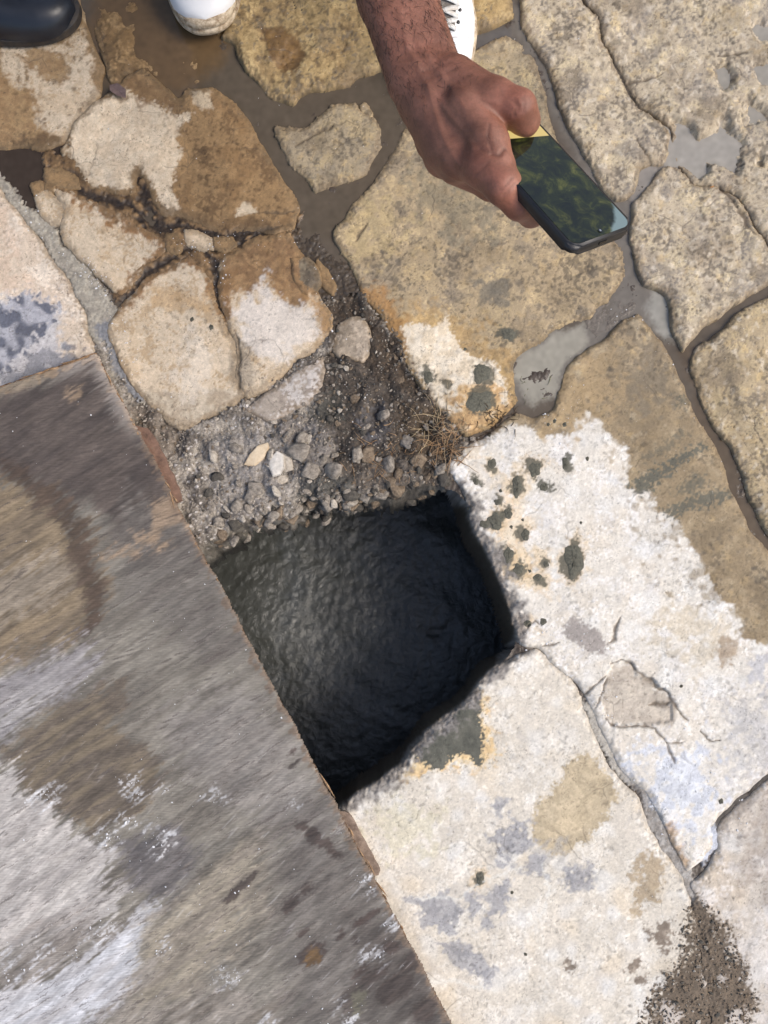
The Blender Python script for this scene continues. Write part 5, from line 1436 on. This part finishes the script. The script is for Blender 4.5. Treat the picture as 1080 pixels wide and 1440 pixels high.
arm = [ # forearm: two bones' worth of muscle
    (elbow, D(541, 0, .842), .040, .0245), (elbow, D(580, 0, .842), .040, .0235),
    (D(541, 0, .842), D(574, 112, .828), .0245, .0205), (D(580, 0, .842), D(617, 92, .828), .0235, .0200),
    (D(560, 0, .842), D(594, 105, .828), .026, .0215),
    # back of the hand
    (D(592, 112, .824), D(642, 222, .806), .0205, .0180), (D(580, 122, .830), D(622, 212, .818), .0195, .0175), (D(610, 105, .822), D(672, 222, .800), .0195, .0165),
    (D(588, 150, .838), D(628, 225, .834), .018, .0165),
    (D(625, 135, .818), D(690, 185, .800), .0200, .0140), (D(640, 110, .815), D(690, 150, .800), .0190, .0160),
    (D(655, 150, .796), D(688, 200, .786), .0185, .0165), (D(688, 200, .784), D(700, 232, .780), .0158, .0155),
    # thumb
    (D(640, 112, .812), D(697, 138, .790), .0185, .0165), (D(697, 138, .790), D(730, 150, .783), .0155, .0138), (D(730, 150, .783), D(738, 170, .795), .0138, .0120), (D(738, 170, .795), D(737, 177, .803), .0120, .0105),
    # index: knuckle, first and second bone, wraps below the phone
    (D(655, 225, .803), D(680, 236, .788), .0175, .0172), (D(680, 236, .788), D(708, 262, .777), .0168, .0152), (D(708, 262, .777), D(730, 287, .786), .0150, .0128), (D(730, 287, .786), D(747, 301, .803), .0126, .0106), (D(747, 301, .803), D(776, 292, .815), .0104, .0088),
]
def finger(mcp, pts, r0, r1):
    P = [mcp] + pts
    return [(P[i], P[i + 1], r0 + (r1 - r0) * i / len(pts), r0 + (r1 - r0) * (i + 1) / len(pts)) for i in range(len(pts))]
# middle, ring and little finger close round the back of the phone
arm += finger(D(640, 238, .822), [D(690, 262, .846), D(745, 272, .862), D(778, 258, .860)], .0140, .0088)
arm += finger(D(618, 225, .838), [D(668, 246, .868), D(726, 248, .880), D(758, 232, .872)], .0135, .0085)
arm += finger(D(604, 205, .846), [D(648, 224, .880), D(700, 222, .890), D(730, 206, .880)], .0120, .0075)
def side_hand(wrist, d, side, up, s=1.0):
    """relaxed hand hanging along d; side = thumb side"""
    d = d.normalized(); side = side.normalized(); up = up.normalized()
    c = []
    palm = wrist + d * .085 * s
    for k in range(4):
        o = side * (.028 - .019 * k) * s
        base = palm + o
        c.append((wrist + o * .6, base, .015 * s, .0125 * s))
        L = (.072, .080, .074, .058)[k] * s
        a = base + (d * .9 - up * .25).normalized() * L * .45; b = a + (d * .6 - up * .75).normalized() * L * .32; e = b + (d * .2 - up * .95).normalized() * L * .24
        c += [(base, a, .0105 * s, .0092 * s), (a, b, .0092 * s, .0082 * s), (b, e, .0082 * s, .0068 * s)]
    t0 = wrist + side * .022 * s + d * .02 * s; t1 = t0 + (d * .7 + side * .7).normalized() * .042 * s; t2 = t1 + (d * .95 + side * .3 - up * .2).normalized() * .032 * s; t3 = t2 + (d * .9 - up * .4).normalized() * .024 * s
    c += [(t0, t1, .016 * s, .0125 * s), (t1, t2, .0118 * s, .0105 * s), (t2, t3, .0102 * s, .008 * s)]
    return c
def head_caps(c, f, up):
    f = f.normalized(); up = up.normalized(); s = f.cross(up)
    q = [(c + up * .03 - f * .02, c + up * .035 + f * .015, .085, .078), (c - up * .045 + f * .035, c - up * .06 + f * .05, .052, .040), (c + f * .05, c - up * .03 + f * .055, .05, .045),
         (c + f * .092 + up * .012, c + f * .112 - up * .022, .009, .015), (c + f * .088 - up * .055 - s * .02, c + f * .088 - up * .055 + s * .02, .011, .011),
         (c - up * .05, c - up * .15 - f * .03, .055, .058)]
    for e in (-1, 1):
        q.append((c + s * e * .078 - up * .005 - f * .005, c + s * e * .082 - up * .035, .014, .010)); q.append((c + s * e * .032 + f * .078 + up * .008, c + s * e * .030 + f * .078 + up * .008, .014, .014)); q.append((c + s * e * .015 + f * .086 + up * .03, c + s * e * .05 + f * .07 + up * .028, .010, .008))
    return q
arm_parts = [(arm, .0016, .0085)]
head_c = Vector((-.06, 1.02, 1.13)); hf = Vector((.1, -.75, -.65)); hu = Vector((.05, -.6, .8)).normalized()
l_sh = Vector((.17, 1.14, .86)); l_el = Vector((.27, .98, .60)); l_wr = Vector((.06, .985, .535))
left = [(l_sh, l_el, .048, .040), (l_el, l_wr, .040, .028)] + side_hand(l_wr, Vector((-.9, -.15, -.1)), Vector((0, -.5, .5)), Vector((0, .3, 1)))
upper = [(shoulder, elbow, .050, .042)]
me, V = blend_mesh(arm_parts + [(upper, .005, .01), (left, .003, .008), (head_caps(head_c, hf, hu), .0035, .012)])
me.name = 'body'
# veins, tendons and creases
Nn = np.zeros(len(V) * 3, np.float32); me.vertices.foreach_get('normal', Nn); Nn = Nn.reshape(-1, 3).astype(float)
def surf(x, y):
    o = D(x, y, .3); t = D(x, y, 1.0) - o; t.normalize()
    rel = V - np.array(o); al = rel @ np.array(t); pr = np.linalg.norm(rel - al[:, None] * np.array(t), axis=1)
    w = pr < .003
    return V[w][np.argmin(al[w])] if w.any() else V[0]
CRE = np.zeros(len(V))
def ridge_line(pts, amp, w):
    S_ = [surf(x, y) for x, y in pts]
    d = np.full(len(V), 9.0)
    for a, b in zip(S_[:-1], S_[1:]):
        e = b - a; t = np.clip(((V - a) @ e) / (e @ e + 1e-12), 0, 1)
        d = np.minimum(d, np.linalg.norm(V - a - t[:, None] * e, axis=1))
    g = np.exp(-(d / w) ** 2)
    if amp < 0: np.maximum(CRE, g, out=CRE)
    return g[:, None] * Nn * amp
disp = sum(ridge_line(*q) for q in (
    ([(572,60),(598,118),(630,165),(662,205)], .0011, .0030), ([(598,118),(622,185),(640,228)], .0010, .0030), ([(560,10),(572,60)], .0009, .003), ([(622,108),(662,128),(694,146)], .0009, .0032), ([(590,60),(618,100),(650,150)], .0008, .0025),
    ([(712,206),(702,213),(690,213)], -.0016, .0020), ([(690,213),(672,206)], -.0008, .0018), ([(722,136),(730,146),(728,160)], -.0008, .0014), ([(716,138),(722,150),(719,164)], -.0007, .0014), ([(736,134),(741,146),(738,158)], -.0006, .0013),
    ([(690,170),(684,190),(690,204)], -.0007, .0016), ([(700,270),(714,262),(722,250)], -.0007, .0014), ([(706,278),(720,268),(728,256)], -.0007, .0014), ([(664,246),(676,236),(684,226)], -.0006, .0016),
    ([(590,98),(612,92),(634,82)], -.0006, .0018), ([(596,108),(620,101),(642,92)], -.0005, .0016)))
rb = np.random.default_rng(4)
V = V + disp
me.vertices.foreach_set('co', V.astype(np.float32).ravel()); me.update()
# local skin tone: dark mole on the wrist, redder knuckles, darker hairy forearm
def px_of(V):
    x, y, z = V[:, 0], V[:, 1], V[:, 2] - CAM_H
    d = y * math.sin(TILT) - z * math.cos(TILT); vv = y * math.cos(TILT) + z * math.sin(TILT)
    return x, y
cc = np.ones((len(V), 4), np.float32)
def tone(pt, rad, col, op=1.0, pw=2):
    d = np.linalg.norm(V - np.array(pt), axis=1)
    w = (np.exp(-(d / rad) ** pw) * op)[:, None]
    cc[:, :3] = cc[:, :3] * (1 - w) + np.array(col) * w
cc[:, :3] *= (1 - .38 * CRE)[:, None]  # shade of the creases painted into the skin colour
tone(surf(628, 128), .0034, (.26, .18, .22), .95, 4)
tone(surf(628, 128), .005, (.75, .62, .62), .6)
for x, y in ((708, 132), (735, 150), (690, 250), (660, 225)): tone(surf(x, y), .016, (1.10, .93, .90), .7)
for x, y in ((712, 290), (725, 300)): tone(surf(x, y), .012, (1.14, .96, .92), .8)
tone(surf(690, 262), .007, (.62, .60, .62), .55)
for x, y in ((560, -40), (570, 30), (585, 80)): tone(surf(x, y), .05, (.86, .84, .84), .6)
a_ = me.attributes.new('Col', 'FLOAT_COLOR', 'POINT'); a_.data.foreach_set('color', cc.ravel())

# ---- shoes
def shoe(parent_name, loc, yaw, mats, L=.29, Wd=.112, kind='sneaker', parent=None):
    root = bpy.data.objects.new(parent_name, None); COL.objects.link(root); root.empty_display_size = .05
    root.location = loc; root.rotation_euler = (0, 0, yaw)
    if parent is not None: root.parent = parent; root.matrix_parent_inverse = Matrix.Translation(-parent.location)
    def outline(grow, n=72, blunt=2.5):
        pts = []
        for k in range(n):
            a = 2 * math.pi * k / n
            cx = math.copysign(abs(math.cos(a)) ** (2 / blunt), math.cos(a)); sy = math.copysign(abs(math.sin(a)) ** (2 / blunt), math.sin(a))
            y = -L / 2 + sy * (L / 2 + grow)
            f = (y + L) / L
            w = .5 * Wd * (.70 + .30 * math.sin(min(max((f - .12) / .88, 0), 1) * 2.2)) + grow
            if .3 < f < .6: w -= .006 * math.sin((f - .3) / .3 * math.pi)
            pts.append((cx * w, y))
        return pts
    th = .033 if kind == 'sneaker' else .018
    # sole
    bm = bmesh.new(); rings = []
    for z, gr in ((0, -.004), (.004, .002), (th * .30, .0055), (th * .50, .0055), (th * .54, .0035), (th * .60, .0035), (th * .64, .005), (th * .85, .0045), (th, .002), (th, -.012)):
        gr = gr if kind == 'sneaker' else min(gr, .0012)
        rings.append([bm.verts.new((x, y, z + (.010 * max(0, (y + .05) / .05) ** 2 if kind == 'sneaker' else .006 * max(0, (y + .05) / .05) ** 2))) for x, y in outline(gr)])
    n = len(rings[0])
    for a, b in zip(rings[:-1], rings[1:]):
        for i in range(n): bm.faces.new((a[i], a[(i + 1) % n], b[(i + 1) % n], b[i]))
    bm.faces.new(rings[0][::-1]); bm.faces.new(rings[-1])
    sole = bm_obj('sole', bm, mats[0], root, True)
    # upper: sections across the foot
    bm = bmesh.new(); secs = []
    ns = 26
    for k in range(ns + 1):
        f = k / ns                                     # 0 heel .. 1 toe
        y = -L + .006 + f * (L - .010)
        u = (f - .5) * 2
        end = max(0.0, 1 - abs(u) ** 5) ** .5
        w = .5 * Wd * (.70 + .30 * math.sin(min(max((f - .12) / .88, 0), 1) * 2.2)) * (max(0.02, end))
        if .3 < f < .6: w -= .006 * math.sin((f - .3) / .3 * math.pi)
        hgt = np.interp(f, [0, .04, .30, .45, .70, .86, .95, 1], [.03, .072, .068, .062, .044, .034, .024, .006]) if kind == 'sneaker' else np.interp(f, [0, .04, .3, .45, .7, .86, .95, 1], [.03, .066, .062, .058, .046, .040, .030, .008])
        sec = []
        for j in range(17):
            a = math.pi * j / 16
            sx = math.copysign(abs(math.cos(a)) ** .75, math.cos(a)); sz = abs(math.sin(a)) ** .8
            zb = th * .85 + (.010 * max(0, (y + .05) / .05) ** 2)
            sec.append(bm.verts.new((sx * w * .985, y, zb + hgt * sz)))
        secs.append(sec)
    for a, b in zip(secs[:-1], secs[1:]):
        for j in range(16): bm.faces.new((a[j], a[j + 1], b[j + 1], b[j]))
    bm.faces.new(secs[0]); bm.faces.new(secs[-1][::-1])
    bmesh.ops.recalc_face_normals(bm, faces=bm.faces)
    up = bm_obj('upper', bm, mats[1], root, True)
    def top_at(y, x=0.0):
        f = (y + L - .006) / (L - .010)
        hgt = float(np.interp(f, [0, .04, .30, .45, .70, .86, .95, 1], [.03, .072, .068, .062, .044, .034, .024, .006]))
        w = .5 * Wd * (.70 + .30 * math.sin(min(max((f - .12) / .88, 0), 1) * 2.2))
        q = min(abs(x) / w, .999) ** (1 / .75)
        return th * .85 + .010 * max(0, (y + .05) / .05) ** 2 + hgt * (math.sqrt(1 - q * q)) ** .8
    if kind == 'sneaker':
        # toe cap edge, tongue, lacing
        bm = bmesh.new(); prev = None
        for k in range(18):
            x = -.040 + .080 * k / 17; y = -.058 + .012 * (abs(x) / .04) ** 2 - .02 * (abs(x) / .04) ** 2
            row = [bm.verts.new((x, y + dy, top_at(y + dy, x) + dz)) for dy, dz in ((-.004, -.0015), (-.003, .0014), (.003, .0014), (.004, -.0015))]
            if prev:
                for j in range(3): bm.faces.new((prev[j], prev[j + 1], row[j + 1], row[j]))
            prev = row
        bm_obj('toe_seam', bm, mats[1], up, True)
        bm = bmesh.new(); prev = None
        for k in range(14):
            y = -.070 - .0085 * k
            row = [bm.verts.new((x, y, top_at(y, x) + (.0009 if abs(x) < .015 else -.001))) for x in (-.019, -.014, -.007, 0, .007, .014, .019)]
            if prev:
                for j in range(6): bm.faces.new((prev[j], prev[j + 1], row[j + 1], row[j]))
            prev = row
        bmesh.ops.recalc_face_normals(bm, faces=bm.faces)
        bm_obj('tongue', bm, mats[4], root, True)  # tongue greyed: shadows between the laces painted into its colour
        for k in range(6):
            y = -.078 - .017 * k
            V_ = []; F_ = []
            hw = .019 + .0015 * k
            for sgn in ((-1, 1) if k % 1 == 0 else (1,)):
                pts = []
                for t in np.linspace(0, 1, 9):
                    x = sgn * (-hw + 2 * hw * t); yy = y - sgn * .0 + (.012 * t - .006) * (1 if sgn > 0 else 1)
                    pts.append(Vector((x, yy, top_at(yy, x) + .0022 + .0018 * math.sin(math.pi * t) + (.0012 if sgn > 0 else 0))))
                b0 = len(V_); nseg = len(pts)
                for p_ in pts:
                    for dy, dz in ((-.0036, 0), (-.0034, .0014), (.0034, .0014), (.0036, 0)): V_.append((p_.x, p_.y + dy, p_.z + dz))
                for q in range(nseg - 1):
                    for j in range(3): F_.append((b0 + q * 4 + j, b0 + q * 4 + j + 1, b0 + q * 4 + 5 + j, b0 + q * 4 + 4 + j))
            lc = link('lace', quick_mesh('lace', V_, F_), mats[2]); lc.parent = root
            for sgn in (-1, 1):
                bm = bmesh.new(); bmesh.ops.create_cone(bm, cap_ends=True, segments=12, radius1=.0032, radius2=.0028, depth=.0022)
                e = bm_obj('eyelet', bm, mats[3], up, True); e.location = (sgn * (hw + .002), y + sgn * .006, top_at(y, hw + .002) + .0006)
    else:
        for y in (-.085, -.088):
            V_ = []; F_ = []; pts = []
            for t in np.linspace(-.98, .98, 19):
                x = t * .047; pts.append(Vector((x, y - .01 * t * t, top_at(y, x) - .004)))
            for p_ in pts:
                for dy, dz in ((-.001, -.001), (-.0005, .0012), (.0005, .0012), (.001, -.001)): V_.append((p_.x, p_.y + dy, p_.z + dz))
            for q in range(len(pts) - 1):
                for j in range(3): F_.append((q * 4 + j, q * 4 + j + 1, q * 4 + 5 + j, q * 4 + 4 + j))
            s_ = link('seam', quick_mesh('seam', V_, F_), mats[1]); s_.parent = up
    return root
def shoe_mat(name, c, dirt, rough, lo=.45, hi=.65, sc=45):
    m, nt, p = new_mat(name)
    tc = nt.nodes.new('ShaderNodeTexCoord').outputs['Object']
    nn = noise(nt, sc, 6, .7, tc)
    rp = ramp(nt, nn.outputs['Fac'], [(lo, tuple(c)), (hi, tuple(dirt))])
    nt.links.new(rp.outputs['Color'], p.inputs['Base Color']); p.inputs['Roughness'].default_value = rough
    n2 = noise(nt, 400, 3, .6, tc); bump(nt, p, n2.outputs['Fac'], .3, .0006)
    return m
SNK = [shoe_mat('dirty_rubber', A(212, 196, 170), A(128, 104, 76), .7, .40, .64, 90), shoe_mat('white_leather', A(238, 237, 236), A(214, 208, 200), .5, .55, .8, 25), shoe_mat('lace_cotton', A(240, 238, 232), A(205, 196, 184), .85), simple('eyelet_dark', (.02, .02, .02), .4), shoe_mat('shaded_tongue', A(120, 114, 108), A(160, 152, 144), .9)]
BLK = [shoe_mat('black_sole', A(42, 40, 40), A(70, 60, 50), .7), simple('black_leather', (.012, .015, .022), .34)]
person = bpy.data.objects.new('person', me); COL.objects.link(person); me.materials.append(MAT_SKIN)
tag(person, 'person squatting in white sneakers, bare forearm reaching out with a phone', 'person')
t1 = at(291, 49, .012); t2 = at(613, 136, .012)
shoe('sneaker', Vector((t1.x + .004, t1.y, -.001)), math.radians(180 + 8), SNK, parent=person)
shoe('sneaker', Vector((t2.x + .004, t2.y - .004, .0025)), math.radians(180 - 3), SNK, Wd=.099, parent=person)
# hair on the forearm
r = np.random.default_rng(8)
Vn = np.zeros(len(V) * 3, np.float32); me.vertices.foreach_get('normal', Vn); Vn = Vn.reshape(-1, 3)
Ab = np.array(elbow); Bb = np.array(D(620, 150, .82)); ax = (Bb - Ab) / np.linalg.norm(Bb - Ab)
tpar = (V - Ab) @ ax / np.linalg.norm(Bb - Ab)
rad_ = np.linalg.norm((V - Ab) - np.outer((V - Ab) @ ax, ax), axis=1)
cand = np.nonzero((tpar > .15) & (tpar < 1.02) & (rad_ < .07) & (Vn[:, 2] > -.1))[0]
HV = []; HF = []
for i in r.choice(cand, 3200):
    if r.random() < max(0, tpar[i] - .62) * 1.9: continue
    nrm = Vn[i]; d = ax * .8 + nrm * .28 + r.normal(0, .30, 3); d /= np.linalg.norm(d)
    L_ = r.uniform(.006, .016); w = np.cross(d, nrm); w /= np.linalg.norm(w) + 1e-9; b = len(HV)
    for k in range(4):
        f = k / 3; c = V[i] + d * L_ * f - nrm * .003 * f * f + np.cross(d, nrm) * r.normal(0, .0006); hwid = .00017 * (1 - .8 * f)
        HV += [c - w * hwid, c + w * hwid, c + nrm * hwid * 1.2]
    for k in range(3):
        a = b + 3 * k
        HF += [(a, a + 1, a + 4, a + 3), (a + 1, a + 2, a + 5, a + 4), (a + 2, a, a + 3, a + 5)]
hair = link('arm_hair', quick_mesh('arm_hair', HV, HF), simple('dark_hair', (.02, .013, .01), .5)); hair.parent = person; tag(hair, kind='stuff')
# clothes (mostly outside the picture)
def cloth(name, caps, mat, parent, h=.009, k=.03):
    q, _ = blend_mesh([(caps, h, k)]); q.name = name
    o = bpy.data.objects.new(name, q); COL.objects.link(o); q.materials.append(mat); o.parent = parent
    return o
def fabric(name, c):
    m, nt, p = new_mat(name)
    tc = nt.nodes.new('ShaderNodeTexCoord').outputs['Object']
    nn = noise(nt, 12, 5, .6, tc); c = np.asarray(c)
    rp = ramp(nt, nn.outputs['Fac'], [(.3, tuple(c * .8)), (.7, tuple(c * 1.15))]); nt.links.new(rp.outputs['Color'], p.inputs['Base Color'])
    p.inputs['Roughness'].default_value = .9; bump(nt, p, nn.outputs['Fac'], .8, .02)
    return m
pelvis = Vector((-.08, 1.34, .36)); chest = Vector((-.04, 1.16, .78))
fa1 = Vector((t1.x - .02, t1.y + .225, .10)); fa2 = Vector((t2.x + .0, t2.y + .23, .10))
kn1 = Vector((-.30, .99, .50)); kn2 = Vector((.20, 1.0, .50))
cloth('shirt', [(pelvis + Vector((0, -.02, .05)), chest, .15, .16), (chest, Vector((-.06, 1.09, .93)), .14, .075), (chest + Vector((0, 0, .06)), shoulder, .11, .075), (chest + Vector((0, 0, .06)), l_sh, .11, .075), (shoulder, shoulder.lerp(elbow, .55), .070, .062), (l_sh, l_sh.lerp(l_el, .55), .068, .060)], fabric('blue_cotton', A(70, 88, 120)), person)
cloth('trousers', [(pelvis + Vector((-.07, 0, 0)), pelvis + Vector((.07, 0, 0)), .155, .155), (pelvis + Vector((-.09, 0, -.03)), kn1, .10, .075), (pelvis + Vector((.09, 0, -.03)), kn2, .10, .075), (kn1, fa1 + Vector((0, .02, .02)), .075, .055), (kn2, fa2 + Vector((0, .02, .02)), .075, .055)], fabric('dark_denim', A(58, 62, 78)), person)
cloth('head_hair', [(head_c + hu * .045 - hf.normalized() * .03, head_c + hu * .055 + hf.normalized() * .02, .083, .070), (head_c + hu * .0 - hf.normalized() * .05, head_c - hu * .04 - hf.normalized() * .045, .055, .045)], fabric('black_hair', (.015, .012, .01)), person, .006, .02)

# second person: only a polished black shoe reaches into the picture
sx = at(112, 18, .02)
fo = Vector((sx.x - .235, sx.y + .0, .10))
hip = Vector((fo.x + .02, fo.y + .22, .92)); nk = hip + Vector((-.02, .02, .55)); o_ = Vector((0, .14, 0))
hd2 = nk + Vector((.02, 0, .20))
lsh = nk + Vector((.02, -.19, -.06)); rsh = nk + Vector((-.02, .19, -.06))
f2 = fo + Vector((-.02, .30, 0))
arms2 = []
for s0 in (lsh, rsh):
    e0 = s0 + Vector((-.03, .03 if s0.y > nk.y else -.03, -.29)); w0 = e0 + Vector((.06, 0, -.25))
    arms2 += [(s0, e0, .048, .040), (e0, w0, .040, .028)] + side_hand(w0, Vector((.1, 0, -1)), Vector((1, 0, 0)), Vector((0, 1 if s0.y > nk.y else -1, 0)))
me2, V2 = blend_mesh([(arms2, .004, .008), (head_caps(hd2, Vector((1, -.1, -.4)), Vector((.3, 0, 1))), .004, .012)])
a_ = me2.attributes.new('Col', 'FLOAT_COLOR', 'POINT'); a_.data.foreach_set('color', np.ones(len(V2) * 4, np.float32))
me2.materials.append(MAT_SKIN)
person2 = bpy.data.objects.new('person', me2); COL.objects.link(person2)
tag(person2, 'person standing in polished black leather shoes beside the paving', 'person')
shoe('dress_shoe', Vector((sx.x, sx.y, .002)), math.radians(-90 - 3), BLK, Wd=.106, kind='dress', parent=person2)
shoe('dress_shoe', Vector((sx.x - .02, sx.y + .30, .002)), math.radians(-90 + 6), BLK, Wd=.106, kind='dress', parent=person2)
cloth('trousers', [(hip + o_ * .55, hip - o_ * .55, .13, .13), (hip - o_ * .6, fo + Vector((0, 0, .40)), .095, .075), (fo + Vector((0, 0, .40)), fo + Vector((.0, 0, .02)), .075, .06), (hip + o_ * .6, f2 + Vector((0, 0, .40)), .095, .075), (f2 + Vector((0, 0, .40)), f2 + Vector((0, 0, .02)), .075, .06)], fabric('black_cloth', A(40, 42, 50)), person2)
cloth('shirt', [(hip, nk + Vector((0, 0, -.12)), .14, .16), (nk + Vector((0, 0, -.1)), nk, .13, .07), (nk + Vector((0, 0, -.08)), lsh, .1, .072), (nk + Vector((0, 0, -.08)), rsh, .1, .072), (lsh, lsh + Vector((-.02, -.02, -.16)), .066, .06), (rsh, rsh + Vector((-.02, .02, -.16)), .066, .06)], fabric('grey_cotton', A(120, 120, 124)), person2)
cloth('head_hair', [(hd2 + Vector((-.03, 0, .045)), hd2 + Vector((.015, 0, .06)), .083, .07)], fabric('brown_hair', (.03, .02, .014)), person2, .006, .02)
